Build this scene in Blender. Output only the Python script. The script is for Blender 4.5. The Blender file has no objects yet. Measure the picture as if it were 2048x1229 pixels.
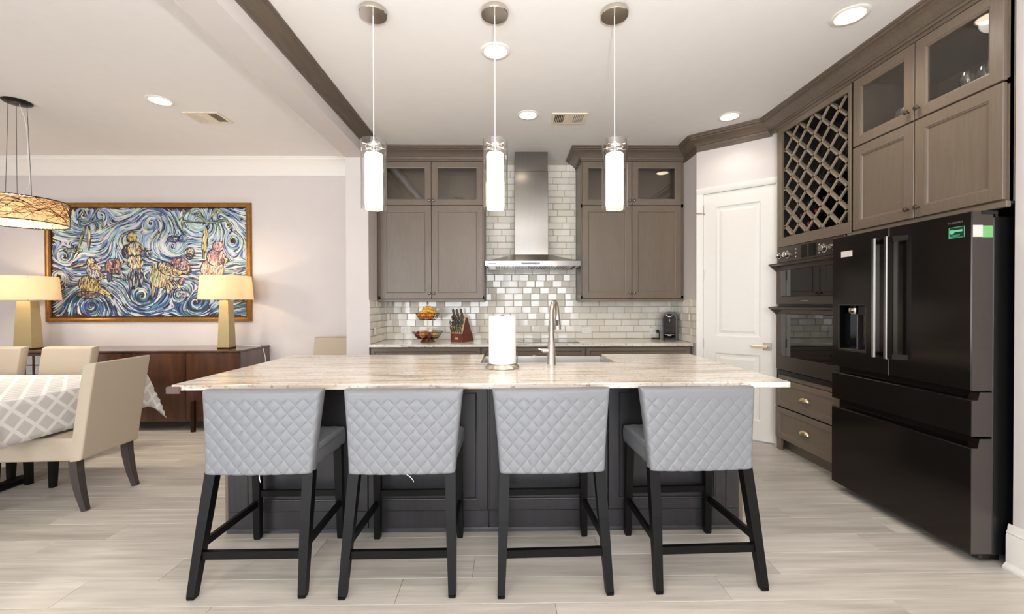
import bpy, bmesh, math, random
import numpy as np
from mathutils import Vector, Matrix
random.seed(7)
SC = bpy.context.scene
COL = SC.collection
PI = math.pi

# ------------------------------------------------------------------ camera
F_PX, YAW, PITCH, ROLL, CAM_H = 843.16, 0.0124, 0.0078, 0.0026, 1.3376
fw = Vector((math.sin(YAW)*math.cos(PITCH), math.cos(YAW)*math.cos(PITCH), -math.sin(PITCH)))
rt = Vector((math.cos(YAW), -math.sin(YAW), 0)); up = rt.cross(fw)
cr, sr = math.cos(ROLL), math.sin(ROLL)
cx_, cy_ = rt*cr - up*sr, rt*sr + up*cr
cam_d = bpy.data.cameras.new('camera'); cam = bpy.data.objects.new('camera', cam_d); COL.objects.link(cam)
cam_d.sensor_width = 36.0; cam_d.lens = F_PX/2048*36.0; cam_d.clip_start = 0.05
cam.matrix_world = Matrix(((cx_.x, cy_.x, -fw.x, 0), (cx_.y, cy_.y, -fw.y, 0), (cx_.z, cy_.z, -fw.z, CAM_H), (0, 0, 0, 1)))
SC.camera = cam
# ------------------------------------------------------------------ world, view, big lights
w = bpy.data.worlds.new('world'); SC.world = w; w.use_nodes = True
w.node_tree.nodes['Background'].inputs[0].default_value = (0.78, 0.88, 1.0, 1); w.node_tree.nodes['Background'].inputs[1].default_value = 1.2
SC.view_settings.view_transform = 'Standard'; SC.view_settings.look = 'None'
SC.view_settings.gamma = 1.0; SC.view_settings.use_curve_mapping = False
SC.view_settings.exposure = 0.2
SC.cycles.max_bounces = 8; SC.cycles.diffuse_bounces = 4; SC.cycles.transparent_max_bounces = 16
SC.cycles.use_denoising = True; SC.cycles.sample_clamp_indirect = 6.0; SC.cycles.caustics_reflective = False; SC.cycles.caustics_refractive = False

def light(name, kind, loc, energy, color, target=None, **kw):
    d = bpy.data.lights.new(name, kind); d.energy = energy; d.color = color
    for k, v in kw.items(): setattr(d, k, v)
    o = bpy.data.objects.new(name, d); COL.objects.link(o); o.location = loc
    if target is not None:
        o.rotation_euler = (Vector(target)-Vector(loc)).to_track_quat('-Z', 'Y').to_euler()
    return o
REAR_Y = -3.5
# area lamps added at two unseen rear windows, cool fill standing in for daylight
for wx in (-3.6, 0.2):
    light('window_fill', 'AREA', (wx, REAR_Y+0.02, 1.55), 135, (0.91, 0.955, 1.0), (wx, 0, 1.3), shape='RECTANGLE', size=2.2, size_y=2.0)
# the photographer's flash, bounced off the ceiling
light('bounce_flash', 'SPOT', (0.15, -0.35, 1.75), 380, (1.0, 0.99, 0.98), (0.12, 0.10, 3.06), spot_size=math.radians(150), spot_blend=0.9, shadow_soft_size=0.06)

# ------------------------------------------------------------------ materials
def lin(c):
    r = []
    for v in c[:3]:
        v = v/255.0
        r.append(v/12.92 if v <= 0.04045 else ((v+0.055)/1.055)**2.4)
    return (*r, 1.0)
MATS = {}
def base_mat(name):
    m = bpy.data.materials.new(name); m.use_nodes = True
    n = m.node_tree.nodes; b = n['Principled BSDF']
    MATS[name] = m
    return m, n, m.node_tree.links, b
def plain(name, rgb, rough=0.5, metal=0.0, noise=0.04, nscale=40, bump=0.0, spec=0.5, coat=0.0, stretch=None):
    m, n, l, b = base_mat(name)
    tc = n.new('ShaderNodeTexCoord'); mp = n.new('ShaderNodeMapping'); l.new(tc.outputs['Object'], mp.inputs[0])
    if stretch: mp.inputs['Scale'].default_value = stretch
    nz = n.new('ShaderNodeTexNoise'); nz.inputs['Scale'].default_value = nscale; nz.inputs['Detail'].default_value = 3
    l.new(mp.outputs[0], nz.inputs['Vector'])
    r = n.new('ShaderNodeValToRGB'); c = lin(rgb)
    r.color_ramp.elements[0].position = 0.25; r.color_ramp.elements[1].position = 0.75
    r.color_ramp.elements[0].color = (c[0]*(1-noise), c[1]*(1-noise), c[2]*(1-noise), 1)
    r.color_ramp.elements[1].color = (min(1, c[0]*(1+noise)), min(1, c[1]*(1+noise)), min(1, c[2]*(1+noise)), 1)
    l.new(nz.outputs[0], r.inputs[0]); l.new(r.outputs[0], b.inputs['Base Color'])
    b.inputs['Roughness'].default_value = rough; b.inputs['Metallic'].default_value = metal
    b.inputs['Specular IOR Level'].default_value = spec; b.inputs['Coat Weight'].default_value = coat
    if bump:
        bp = n.new('ShaderNodeBump'); bp.inputs['Strength'].default_value = bump; bp.inputs['Distance'].default_value = 0.002
        l.new(nz.outputs[0], bp.inputs['Height']); l.new(bp.outputs[0], b.inputs['Normal'])
    return m
def wood(name, dark, light_, scale=(60, 60, 2.2), rough=0.4, contrast=(0.3, 0.72), obj_rand=0.0, coat=0.0, bump=0.12, big=(3.0, 3.0, 0.5), spec=0.5):
    m, n, l, b = base_mat(name)
    tc = n.new('ShaderNodeTexCoord'); mp = n.new('ShaderNodeMapping'); mp.inputs['Scale'].default_value = scale
    oi = n.new('ShaderNodeObjectInfo'); mul = n.new('ShaderNodeMath'); mul.operation = 'MULTIPLY'; mul.inputs[1].default_value = 37.0
    l.new(oi.outputs['Random'], mul.inputs[0])
    cmb = n.new('ShaderNodeCombineXYZ'); l.new(mul.outputs[0], cmb.inputs[0]); l.new(mul.outputs[0], cmb.inputs[1]); l.new(mul.outputs[0], cmb.inputs[2])
    l.new(tc.outputs['Object'], mp.inputs[0]); l.new(cmb.outputs[0], mp.inputs['Location'])
    nz = n.new('ShaderNodeTexNoise'); nz.inputs['Scale'].default_value = 1.0; nz.inputs['Detail'].default_value = 6; nz.inputs['Distortion'].default_value = 0.6
    l.new(mp.outputs[0], nz.inputs['Vector'])
    mp2 = n.new('ShaderNodeMapping'); mp2.inputs['Scale'].default_value = big
    l.new(tc.outputs['Object'], mp2.inputs[0]); l.new(cmb.outputs[0], mp2.inputs['Location'])
    nz2 = n.new('ShaderNodeTexNoise'); nz2.inputs['Scale'].default_value = 1.0; nz2.inputs['Detail'].default_value = 3; nz2.inputs['Distortion'].default_value = 1.2
    l.new(mp2.outputs[0], nz2.inputs['Vector'])
    mx = n.new('ShaderNodeMath'); mx.operation = 'MULTIPLY_ADD'; mx.inputs[1].default_value = 0.55
    l.new(nz.outputs[0], mx.inputs[0])
    m3 = n.new('ShaderNodeMath'); m3.operation = 'MULTIPLY'; m3.inputs[1].default_value = 0.45; l.new(nz2.outputs[0], m3.inputs[0]); l.new(m3.outputs[0], mx.inputs[2])
    r = n.new('ShaderNodeValToRGB'); r.color_ramp.elements[0].position = contrast[0]; r.color_ramp.elements[1].position = contrast[1]
    r.color_ramp.elements[0].color = lin(dark); r.color_ramp.elements[1].color = lin(light_)
    l.new(mx.outputs[0], r.inputs[0])
    out = r.outputs[0]
    if obj_rand:
        hs = n.new('ShaderNodeHueSaturation'); mr = n.new('ShaderNodeMapRange')
        mr.inputs['To Min'].default_value = 1-obj_rand; mr.inputs['To Max'].default_value = 1+obj_rand
        l.new(oi.outputs['Random'], mr.inputs[0]); l.new(mr.outputs[0], hs.inputs['Value']); l.new(out, hs.inputs['Color']); out = hs.outputs[0]
    l.new(out, b.inputs['Base Color']); b.inputs['Roughness'].default_value = rough; b.inputs['Coat Weight'].default_value = coat; b.inputs['Coat Roughness'].default_value = 0.1
    b.inputs['Specular IOR Level'].default_value = spec
    bp = n.new('ShaderNodeBump'); bp.inputs['Strength'].default_value = bump; bp.inputs['Distance'].default_value = 0.001
    l.new(nz.outputs[0], bp.inputs['Height']); l.new(bp.outputs[0], b.inputs['Normal'])
    return m
def emit(name, rgb, strength):
    m, n, l, b = base_mat(name)
    b.inputs['Base Color'].default_value = lin(rgb); b.inputs['Emission Color'].default_value = lin(rgb); b.inputs['Emission Strength'].default_value = strength
    return m
def glass(name, tint=(1, 1, 1), fac_boost=1.0, rough=0.0, ior=1.45):
    m, n, l, b = base_mat(name); n.remove(b)
    tr = n.new('ShaderNodeBsdfTransparent'); tr.inputs[0].default_value = (*tint, 1)
    gl = n.new('ShaderNodeBsdfGlossy'); gl.inputs['Roughness'].default_value = rough
    fr = n.new('ShaderNodeLayerWeight'); fr.inputs[0].default_value = 0.5
    pw_ = n.new('ShaderNodeMath'); pw_.operation = 'POWER'; pw_.inputs[1].default_value = 4.0; l.new(fr.outputs['Facing'], pw_.inputs[0])
    mu = n.new('ShaderNodeMath'); mu.operation = 'MULTIPLY_ADD'; mu.use_clamp = True; mu.inputs[1].default_value = 0.55*fac_boost; mu.inputs[2].default_value = 0.035*fac_boost; l.new(pw_.outputs[0], mu.inputs[0])
    mx = n.new('ShaderNodeMixShader'); l.new(mu.outputs[0], mx.inputs[0]); l.new(tr.outputs[0], mx.inputs[1]); l.new(gl.outputs[0], mx.inputs[2])
    l.new(mx.outputs[0], n['Material Output'].inputs[0])
    return m
def shade_mat(name, rgb, trans=0.6):
    m, n, l, b = base_mat(name); n.remove(b)
    tc = n.new('ShaderNodeTexCoord'); nz = n.new('ShaderNodeTexNoise'); nz.inputs['Scale'].default_value = 300; l.new(tc.outputs['Object'], nz.inputs['Vector'])
    r = n.new('ShaderNodeValToRGB'); c = lin(rgb); r.color_ramp.elements[0].color = (c[0]*.92, c[1]*.92, c[2]*.92, 1); r.color_ramp.elements[1].color = c
    l.new(nz.outputs[0], r.inputs[0])
    d = n.new('ShaderNodeBsdfDiffuse'); t = n.new('ShaderNodeBsdfTranslucent'); l.new(r.outputs[0], d.inputs[0]); l.new(r.outputs[0], t.inputs[0])
    mx = n.new('ShaderNodeMixShader'); mx.inputs[0].default_value = trans; l.new(d.outputs[0], mx.inputs[1]); l.new(t.outputs[0], mx.inputs[2])
    l.new(mx.outputs[0], n['Material Output'].inputs[0])
    return m
plain('wall_paint', (214, 207, 205), 0.75, noise=0.015, nscale=8, bump=0.03)
plain('ceiling_paint', (236, 233, 231), 0.85, noise=0.012, nscale=10)
plain('white_trim', (238, 234, 228), 0.4, noise=0.01)
wood('cabinet_wood', (106, 93, 80), (121, 108, 94), (110, 110, 7), 0.36, bump=0.04)
wood('cabinet_wood_h', (106, 93, 80), (121, 108, 94), (7, 110, 110), 0.36, big=(.6, 3, 3), bump=0.05)
wood('crown_wood', (88, 77, 67), (112, 99, 86), (4, 60, 60), 0.42, big=(.8, 3, 3))
wood('crown_wood_y', (86, 76, 67), (110, 98, 86), (60, 4, 60), 0.42, big=(3, .8, 3))
wood('island_wood', (38, 37, 40), (54, 52, 55), (60, 60, 2.5), 0.36)
wood('rack_wood', (132, 118, 102), (160, 146, 128), (40, 40, 40), 0.5)
wood('black_wood', (5, 5, 5), (10, 9, 9), (60, 60, 3), 0.45, spec=0.22)
wood('chair_leg_wood', (50, 44, 41), (72, 64, 60), (60, 60, 4), 0.4)
wood('walnut', (48, 29, 21), (96, 62, 46), (14, 14, 1.6), 0.18, coat=0.35, big=(5, 5, .6))
wood('walnut_side', (86, 72, 66), (112, 96, 89), (14, 14, 1.6), 0.25, coat=0.2)
wood('plank_wood', (176, 169, 158), (217, 210, 200), (1.6, 34, 34), 0.36, (0.32, 0.66), obj_rand=0.055, big=(.9, 7, 7), bump=0.08)
wood('block_wood', (84, 40, 26), (118, 60, 40), (20, 20, 4), 0.35)
wood('block_wood_light', (196, 168, 118), (222, 198, 152), (30, 30, 4), 0.4)
plain('joint_dark', (120, 110, 100), 0.8)
plain('steel', (138, 135, 131), 0.2, 1.0, noise=0.05, nscale=4, stretch=(60, 60, 1))
plain('steel_h', (146, 143, 139), 0.2, 1.0, noise=0.05, nscale=4, stretch=(1, 60, 60))
plain('chrome', (215, 213, 210), 0.1, 1.0, noise=0.02)
plain('nickel', (168, 155, 140), 0.3, 1.0, noise=0.03)
plain('brushed', (208, 199, 188), 0.3, 1.0, noise=0.04, nscale=4, stretch=(60, 60, 1))
plain('pewter', (112, 102, 94), 0.3, 0.9, noise=0.03)
plain('polished', (214, 206, 196), 0.16, 1.0, noise=0.02)
plain('sink_steel', (205, 203, 200), 0.42, 0.9, noise=0.04, nscale=4, stretch=(1, 60, 60))
plain('knife_grip', (112, 106, 100), 0.35, 0.5, noise=0.06)
plain('brass_gold', (186, 160, 112), 0.32, 1.0, noise=0.05)
plain('black_steel', (58, 54, 51), 0.14, 0.85, noise=0.04, nscale=3, stretch=(1, 1, 30))
plain('dark_steel', (92, 84, 79), 0.3, 0.8, noise=0.05, nscale=3, stretch=(1, 1, 30))
plain('gray_steel', (86, 80, 78), 0.35, 0.7, noise=0.03)
plain('black_plastic', (16, 16, 16), 0.35, noise=0.05)
plain('black_gloss', (10, 10, 10), 0.06, noise=0.05, spec=0.6)
plain('oven_glass', (8, 8, 8), 0.02, noise=0.02, spec=0.8, coat=0.5)
plain('charcoal_shade', (50, 47, 45), 0.8)  # charcoal stain of the rack interior; shade is put into this colour
plain('leather', (128, 130, 134), 0.38, noise=0.03, nscale=220, bump=0.08, spec=0.4)
plain('fabric', (184, 170, 151), 0.9, noise=0.09, nscale=420, bump=0.35)
plain('plastic_white', (236, 234, 228), 0.3, noise=0.01)
plain('paper', (246, 246, 246), 0.9, noise=0.015, nscale=160, bump=0.1)
plain('grout', (168, 161, 150), 0.85, noise=0.05)
plain('gold_frame', (158, 112, 52), 0.34, 0.75, noise=0.25, nscale=26, bump=0.2)
plain('gold_dark', (84, 54, 24), 0.4, 0.6, noise=0.2, nscale=30)
plain('lamp_base', (176, 158, 116), 0.42, 0.25, noise=0.08, nscale=8, stretch=(2, 2, 40), bump=0.25)
plain('bronze', (62, 44, 34), 0.4, 0.8)
plain('dark_bronze', (34, 36, 32), 0.35, 0.6)
plain('orange_skin', (232, 132, 40), 0.45, noise=0.08, nscale=90, bump=0.3)
plain('banana_skin', (228, 176, 52), 0.5, noise=0.14, nscale=30)
plain('onion_skin', (202, 130, 72), 0.4, noise=0.2, nscale=20, stretch=(8, 8, 1))
plain('red_onion', (128, 48, 44), 0.35, noise=0.25, nscale=20, stretch=(8, 8, 1))
plain('garlic_skin', (232, 220, 200), 0.6, noise=0.08)
plain('potato_skin', (190, 150, 102), 0.7, noise=0.12)
plain('bottle_dark', (18, 22, 16), 0.08, noise=0.1, spec=0.7)
plain('capsule_red', (150, 28, 24), 0.3, 0.3)
plain('capsule_black', (22, 20, 20), 0.3, 0.2)
plain('brass_handle', (214, 196, 160), 0.28, 0.9)
plain('green_label', (116, 190, 116), 0.5)
plain('white_label', (222, 218, 212), 0.5)
plain('teal_label', (8, 44, 34), 0.4)
plain('mint_print', (104, 204, 162), 0.4)
plain('red_dot', (214, 48, 42), 0.4)
plain('faint_print', (84, 78, 74), 0.4)
plain('guard_foam', (104, 84, 78), 0.7)
plain('mirror_tile', (200, 205, 210), 0.05, 1.0)
emit('downlight', (255, 236, 208), 9.0)
emit('pendant_glow', (255, 240, 216), 8.5)
emit('bulb_glow', (255, 216, 160), 30.0)
emit('hood_lamp', (255, 246, 226), 6.0)
glass('clear_glass', (0.985, 0.98, 0.97), 2.0)
glass('cabinet_glass', (0.93, 0.92, 0.90), 1.6)
glass('drink_glass', (0.97, 0.98, 0.98), 3.0)
shade_mat('lamp_shade', (248, 234, 212), 0.62)
shade_mat('amber_liner', (252, 236, 212), 0.75)
shade_mat('crystal', (250, 238, 220), 0.75)

def granite():
    m, n, l, b = base_mat('granite')
    tc = n.new('ShaderNodeTexCoord')
    def noise(scale, detail, dist, seed):
        mp = n.new('ShaderNodeMapping'); mp.inputs['Scale'].default_value = scale; mp.inputs['Location'].default_value = (seed, seed*1.3, seed*.7); mp.inputs['Rotation'].default_value = (0, 0, 0.05)
        l.new(tc.outputs['Object'], mp.inputs[0]); nz = n.new('ShaderNodeTexNoise'); nz.inputs['Scale'].default_value = 1; nz.inputs['Detail'].default_value = detail; nz.inputs['Distortion'].default_value = dist
        l.new(mp.outputs[0], nz.inputs['Vector']); return nz.outputs[0]
    a = noise((1.1, 11, 16), 8, 1.0, 3.1); c = noise((2.6, 46, 46), 7, 0.5, 8.4); d = noise((42, 60, 60), 4, 0.2, 1.7)
    r = n.new('ShaderNodeValToRGB'); e = r.color_ramp.elements
    e[0].position = 0.28; e[0].color = lin((182, 164, 146)); e[1].position = 0.74; e[1].color = lin((242, 239, 233))
    for p, col in ((0.40, (214, 200, 184)), (0.47, (232, 225, 214)), (0.56, (239, 234, 226)), (0.62, (222, 210, 196))):
        x = e.new(p); x.color = lin(col)
    l.new(a, r.inputs[0])
    r2 = n.new('ShaderNodeValToRGB'); e = r2.color_ramp.elements; e[0].position = 0.32; e[0].color = lin((176, 162, 148)); e[1].position = 0.46; e[1].color = (1, 1, 1, 1)
    l.new(c, r2.inputs[0])
    mx = n.new('ShaderNodeMix'); mx.data_type = 'RGBA'; mx.blend_type = 'MULTIPLY'; mx.inputs[0].default_value = 0.7
    l.new(r.outputs[0], mx.inputs[6]); l.new(r2.outputs[0], mx.inputs[7])
    r3 = n.new('ShaderNodeValToRGB'); e = r3.color_ramp.elements; e[0].position = 0.33; e[0].color = lin((120, 118, 112)); e[1].position = 0.44; e[1].color = (1, 1, 1, 1)
    l.new(d, r3.inputs[0])
    mx2 = n.new('ShaderNodeMix'); mx2.data_type = 'RGBA'; mx2.blend_type = 'MULTIPLY'; mx2.inputs[0].default_value = 0.55
    l.new(mx.outputs[2], mx2.inputs[6]); l.new(r3.outputs[0], mx2.inputs[7])
    l.new(mx2.outputs[2], b.inputs['Base Color']); b.inputs['Roughness'].default_value = 0.16; b.inputs['Specular IOR Level'].default_value = 0.45
granite()
def tile_mat():
    m, n, l, b = base_mat('tile_glaze')
    oi = n.new('ShaderNodeObjectInfo'); r = n.new('ShaderNodeValToRGB')
    r.color_ramp.elements[0].color = lin((228, 221, 208)); r.color_ramp.elements[1].color = lin((238, 233, 223))
    l.new(oi.outputs['Random'], r.inputs[0]); l.new(r.outputs[0], b.inputs['Base Color'])
    tc = n.new('ShaderNodeTexCoord'); nz = n.new('ShaderNodeTexNoise'); nz.inputs['Scale'].default_value = 30; l.new(tc.outputs['Object'], nz.inputs['Vector'])
    bp = n.new('ShaderNodeBump'); bp.inputs['Strength'].default_value = 0.06; bp.inputs['Distance'].default_value = 0.002; l.new(nz.outputs[0], bp.inputs['Height']); l.new(bp.outputs[0], b.inputs['Normal'])
    b.inputs['Roughness'].default_value = 0.1
tile_mat()
def cloth_mat():
    m, n, l, b = base_mat('table_cloth')
    uv = n.new('ShaderNodeUVMap'); sp = n.new('ShaderNodeSeparateXYZ'); l.new(uv.outputs[0], sp.inputs[0])
    vals = []
    for sgn in (1, -1):
        a = n.new('ShaderNodeMath'); a.operation = 'ADD' if sgn > 0 else 'SUBTRACT'; l.new(sp.outputs[0], a.inputs[0]); l.new(sp.outputs[1], a.inputs[1])
        s = n.new('ShaderNodeMath'); s.operation = 'MULTIPLY'; s.inputs[1].default_value = 1/0.125; l.new(a.outputs[0], s.inputs[0])
        fr = n.new('ShaderNodeMath'); fr.operation = 'FRACT'; l.new(s.outputs[0], fr.inputs[0])
        g = n.new('ShaderNodeMath'); g.operation = 'GREATER_THAN'; g.inputs[1].default_value = 0.24; l.new(fr.outputs[0], g.inputs[0]); vals.append(g)
    mu = n.new('ShaderNodeMath'); mu.operation = 'MULTIPLY'; l.new(vals[0].outputs[0], mu.inputs[0]); l.new(vals[1].outputs[0], mu.inputs[1])
    mx = n.new('ShaderNodeMix'); mx.data_type = 'RGBA'; l.new(mu.outputs[0], mx.inputs[0]); mx.inputs[6].default_value = lin((236, 234, 233)); mx.inputs[7].default_value = lin((204, 201, 200))
    l.new(mx.outputs[2], b.inputs['Base Color']); b.inputs['Roughness'].default_value = 0.75
cloth_mat()
def paint_mat():
    m, n, l, b = base_mat('oil_paint')
    a = n.new('ShaderNodeAttribute'); a.attribute_name = 'paint'; l.new(a.outputs['Color'], b.inputs['Base Color'])
    tc = n.new('ShaderNodeTexCoord'); nz = n.new('ShaderNodeTexNoise'); nz.inputs['Scale'].default_value = 200; l.new(tc.outputs['Object'], nz.inputs['Vector'])
    bp = n.new('ShaderNodeBump'); bp.inputs['Strength'].default_value = 0.2; bp.inputs['Distance'].default_value = 0.001; l.new(nz.outputs[0], bp.inputs['Height']); l.new(bp.outputs[0], b.inputs['Normal'])
    b.inputs['Roughness'].default_value = 0.45
paint_mat()

# ------------------------------------------------------------------ mesh builder
class MB:
    def __init__(s): s.v = []; s.f = []; s.mi = []
    def add(s, vs, fs, mi=0):
        o = len(s.v); s.v += [tuple(map(float, p)) for p in vs]
        for f in fs: s.f.append([i+o for i in f]); s.mi.append(mi)
        return s
    def box(s, x0, x1, y0, y1, z0, z1, c=0.0, mi=0):
        if c <= 0:
            vs = [(x, y, z) for x in (x0, x1) for y in (y0, y1) for z in (z0, z1)]
            return s.add(vs, [(0, 1, 3, 2), (4, 6, 7, 5), (0, 4, 5, 1), (2, 3, 7, 6), (0, 2, 6, 4), (1, 5, 7, 3)], mi)
        X, Y, Z = (x0, x1), (y0, y1), (z0, z1); vs = []; idx = {}
        for i in (0, 1):
            for j in (0, 1):
                for k in (0, 1):
                    ix = X[i]+(c if i == 0 else -c); iy = Y[j]+(c if j == 0 else -c); iz = Z[k]+(c if k == 0 else -c)
                    for a, p in enumerate(((X[i], iy, iz), (ix, Y[j], iz), (ix, iy, Z[k]))):
                        idx[i, j, k, a] = len(vs); vs.append(p)
        q = lambda *a: idx[a]
        fs = []
        for i in (0, 1): fs.append((q(i, 0, 0, 0), q(i, 1, 0, 0), q(i, 1, 1, 0), q(i, 0, 1, 0)))
        for j in (0, 1): fs.append((q(0, j, 0, 1), q(1, j, 0, 1), q(1, j, 1, 1), q(0, j, 1, 1)))
        for k in (0, 1): fs.append((q(0, 0, k, 2), q(1, 0, k, 2), q(1, 1, k, 2), q(0, 1, k, 2)))
        for i in (0, 1):
            for j in (0, 1): fs.append((q(i, j, 0, 0), q(i, j, 1, 0), q(i, j, 1, 1), q(i, j, 0, 1)))
            for k in (0, 1): fs.append((q(i, 0, k, 0), q(i, 1, k, 0), q(i, 1, k, 2), q(i, 0, k, 2)))
        for j in (0, 1):
            for k in (0, 1): fs.append((q(0, j, k, 1), q(1, j, k, 1), q(1, j, k, 2), q(0, j, k, 2)))
        for i in (0, 1):
            for j in (0, 1):
                for k in (0, 1): fs.append((q(i, j, k, 0), q(i, j, k, 1), q(i, j, k, 2)))
        return s.add(vs, fs, mi)
    def beam(s, p0, p1, w0, d0, w1=None, d1=None, side=(1, 0, 0), mi=0):
        """a bar of rectangular section from p0 to p1"""
        w1 = w0 if w1 is None else w1; d1 = d0 if d1 is None else d1
        p0, p1 = Vector(p0), Vector(p1); ax = (p1-p0).normalized(); a = Vector(side); a = (a-ax*a.dot(ax)).normalized(); b = ax.cross(a)
        vs = []
        for p, ww, dd in ((p0, w0, d0), (p1, w1, d1)):
            for sx, sy in ((-1, -1), (1, -1), (1, 1), (-1, 1)): vs.append(p+a*sx*ww/2+b*sy*dd/2)
        return s.add(vs, [(0, 1, 2, 3), (4, 5, 6, 7), (0, 1, 5, 4), (1, 2, 6, 5), (2, 3, 7, 6), (3, 0, 4, 7)], mi)
    def tube(s, path, r, n=8, caps=True, mi=0, sx=1.0):
        P = [Vector(p) for p in path]; R = r if isinstance(r, (list, tuple)) else [r]*len(P)
        t0 = (P[1]-P[0]).normalized(); a = Vector((0, 0, 1)) if abs(t0.z) < 0.9 else Vector((1, 0, 0)); a = (a-t0*a.dot(t0)).normalized()
        vs = []
        for i, p in enumerate(P):
            t = (P[min(i+1, len(P)-1)]-P[max(i-1, 0)]).normalized(); a = (a-t*a.dot(t)).normalized(); b = t.cross(a)
            for k in range(n):
                th = 2*PI*k/n; vs.append(p+(a*math.cos(th)+b*math.sin(th)*sx)*R[i])
        fs = []
        for i in range(len(P)-1):
            for k in range(n): fs.append((i*n+k, i*n+(k+1) % n, (i+1)*n+(k+1) % n, (i+1)*n+k))
        if caps: fs.append(tuple(range(n))); fs.append(tuple((len(P)-1)*n+k for k in range(n)))
        return s.add(vs, fs, mi)
    def lathe(s, prof, n=24, c=(0, 0, 0), caps=True, mi=0, axis='z', ex=1.0, ey=1.0):
        vs = []
        for r, z in prof:
            for k in range(n):
                th = 2*PI*k/n; x, y = r*math.cos(th)*ex, r*math.sin(th)*ey
                p = (x, y, z) if axis == 'z' else ((z, x, y) if axis == 'x' else (x, z, y))
                vs.append((c[0]+p[0], c[1]+p[1], c[2]+p[2]))
        fs = []
        for i in range(len(prof)-1):
            for k in range(n): fs.append((i*n+k, i*n+(k+1) % n, (i+1)*n+(k+1) % n, (i+1)*n+k))
        if caps: fs.append(tuple(range(n))); fs.append(tuple((len(prof)-1)*n+k for k in range(n)))
        return s.add(vs, fs, mi)
    def prism(s, poly, axis, a, b, mi=0):
        n = len(poly); vs = []
        for t in (a, b):
            for p, q in poly: vs.append({'x': (t, p, q), 'y': (p, t, q), 'z': (p, q, t)}[axis])
        fs = [tuple(range(n)), tuple(range(n, 2*n))]+[(i, (i+1) % n, n+(i+1) % n, n+i) for i in range(n)]
        return s.add(vs, fs, mi)
    def sweep(s, prof, path, sign=1, mi=0):
        """profile (out, z) swept along xy path, mitred; sign +1: out is to the right of travel"""
        P = [Vector((p[0], p[1])) for p in path]; N = []
        for i in range(len(P)-1):
            d = (P[i+1]-P[i]).normalized(); N.append(Vector((d.y, -d.x))*sign)
        vs = []; m = len(prof)
        for i, p in enumerate(P):
            if i == 0: nn = N[0]
            elif i == len(P)-1: nn = N[-1]
            else:
                b = (N[i-1]+N[i]).normalized(); nn = b/max(0.2, b.dot(N[i]))
            for o, z in prof: vs.append((p.x+nn.x*o, p.y+nn.y*o, z))
        fs = []
        for i in range(len(P)-1):
            for k in range(m): fs.append((i*m+k, i*m+(k+1) % m, (i+1)*m+(k+1) % m, (i+1)*m+k))
        fs.append(tuple(range(m))); fs.append(tuple((len(P)-1)*m+k for k in range(m)))
        return s.add(vs, fs, mi)
    def rings(s, rl, cap_first=True, cap_last=True, mi=0):
        """list of rings of equal vertex count joined in order"""
        n = len(rl[0]); vs = [p for r in rl for p in r]; fs = []
        for i in range(len(rl)-1):
            for k in range(n): fs.append((i*n+k, i*n+(k+1) % n, (i+1)*n+(k+1) % n, (i+1)*n+k))
        if cap_first: fs.append(tuple(range(n)))
        if cap_last: fs.append(tuple((len(rl)-1)*n+k for k in range(n)))
        return s.add(vs, fs, mi)
    def mesh(s, name, mats, smooth=None):
        me = bpy.data.meshes.new(name); me.from_pydata(s.v, [], s.f)
        for m in (mats if isinstance(mats, (list, tuple)) else [mats]): me.materials.append(MATS[m])
        if any(s.mi): me.polygons.foreach_set('material_index', s.mi)
        bm = bmesh.new(); bm.from_mesh(me); bmesh.ops.recalc_face_normals(bm, faces=bm.faces); bm.to_mesh(me); bm.free()
        if smooth is not None:
            me.polygons.foreach_set('use_smooth', [True]*len(me.polygons)); me.set_sharp_from_angle(angle=math.radians(smooth))
        me.update(); return me
    def build(s, name, mats, parent=None, smooth=None, loc=(0, 0, 0), rot=(0, 0, 0)):
        return link(name, s.mesh(name, mats, smooth), parent, loc, rot)
def link(name, me, parent=None, loc=(0, 0, 0), rot=(0, 0, 0)):
    o = bpy.data.objects.new(name, me); COL.objects.link(o); o.location = loc; o.rotation_euler = rot
    if parent is not None: o.parent = parent
    return o
def tag(o, label, cat, group=None, kind=None):
    o['label'] = label; o['category'] = cat
    if group: o['group'] = group
    if kind: o['kind'] = kind
    return o
def thing(name, label, cat, loc=(0, 0, 0), rz=0.0, group=None):
    o = bpy.data.objects.new(name, None); COL.objects.link(o); o.empty_display_size = 0.1
    o.location = loc; o.rotation_euler = (0, 0, rz); return tag(o, label, cat, group)
def struct(o, label, cat):
    o['kind'] = 'structure'; o['label'] = label; o['category'] = cat; return o
def copy_tree(o, parent=None):
    c = o.copy(); COL.objects.link(c); c.parent = parent
    for ch in list(o.children): copy_tree(ch, c)
    return c

# ------------------------------------------------------------------ dimensions found from the photograph
XL, XR, YC, YCAB, YW, ZC = -1.445, 1.992, 4.434, 4.70, 5.078, 3.06
DWY = 5.05                                   # dining back wall
CX = 2.4836                                  # face of the tall cabinets on the right
WRX = 2.53                                   # right wall
LEFT_X = -7.0

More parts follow.
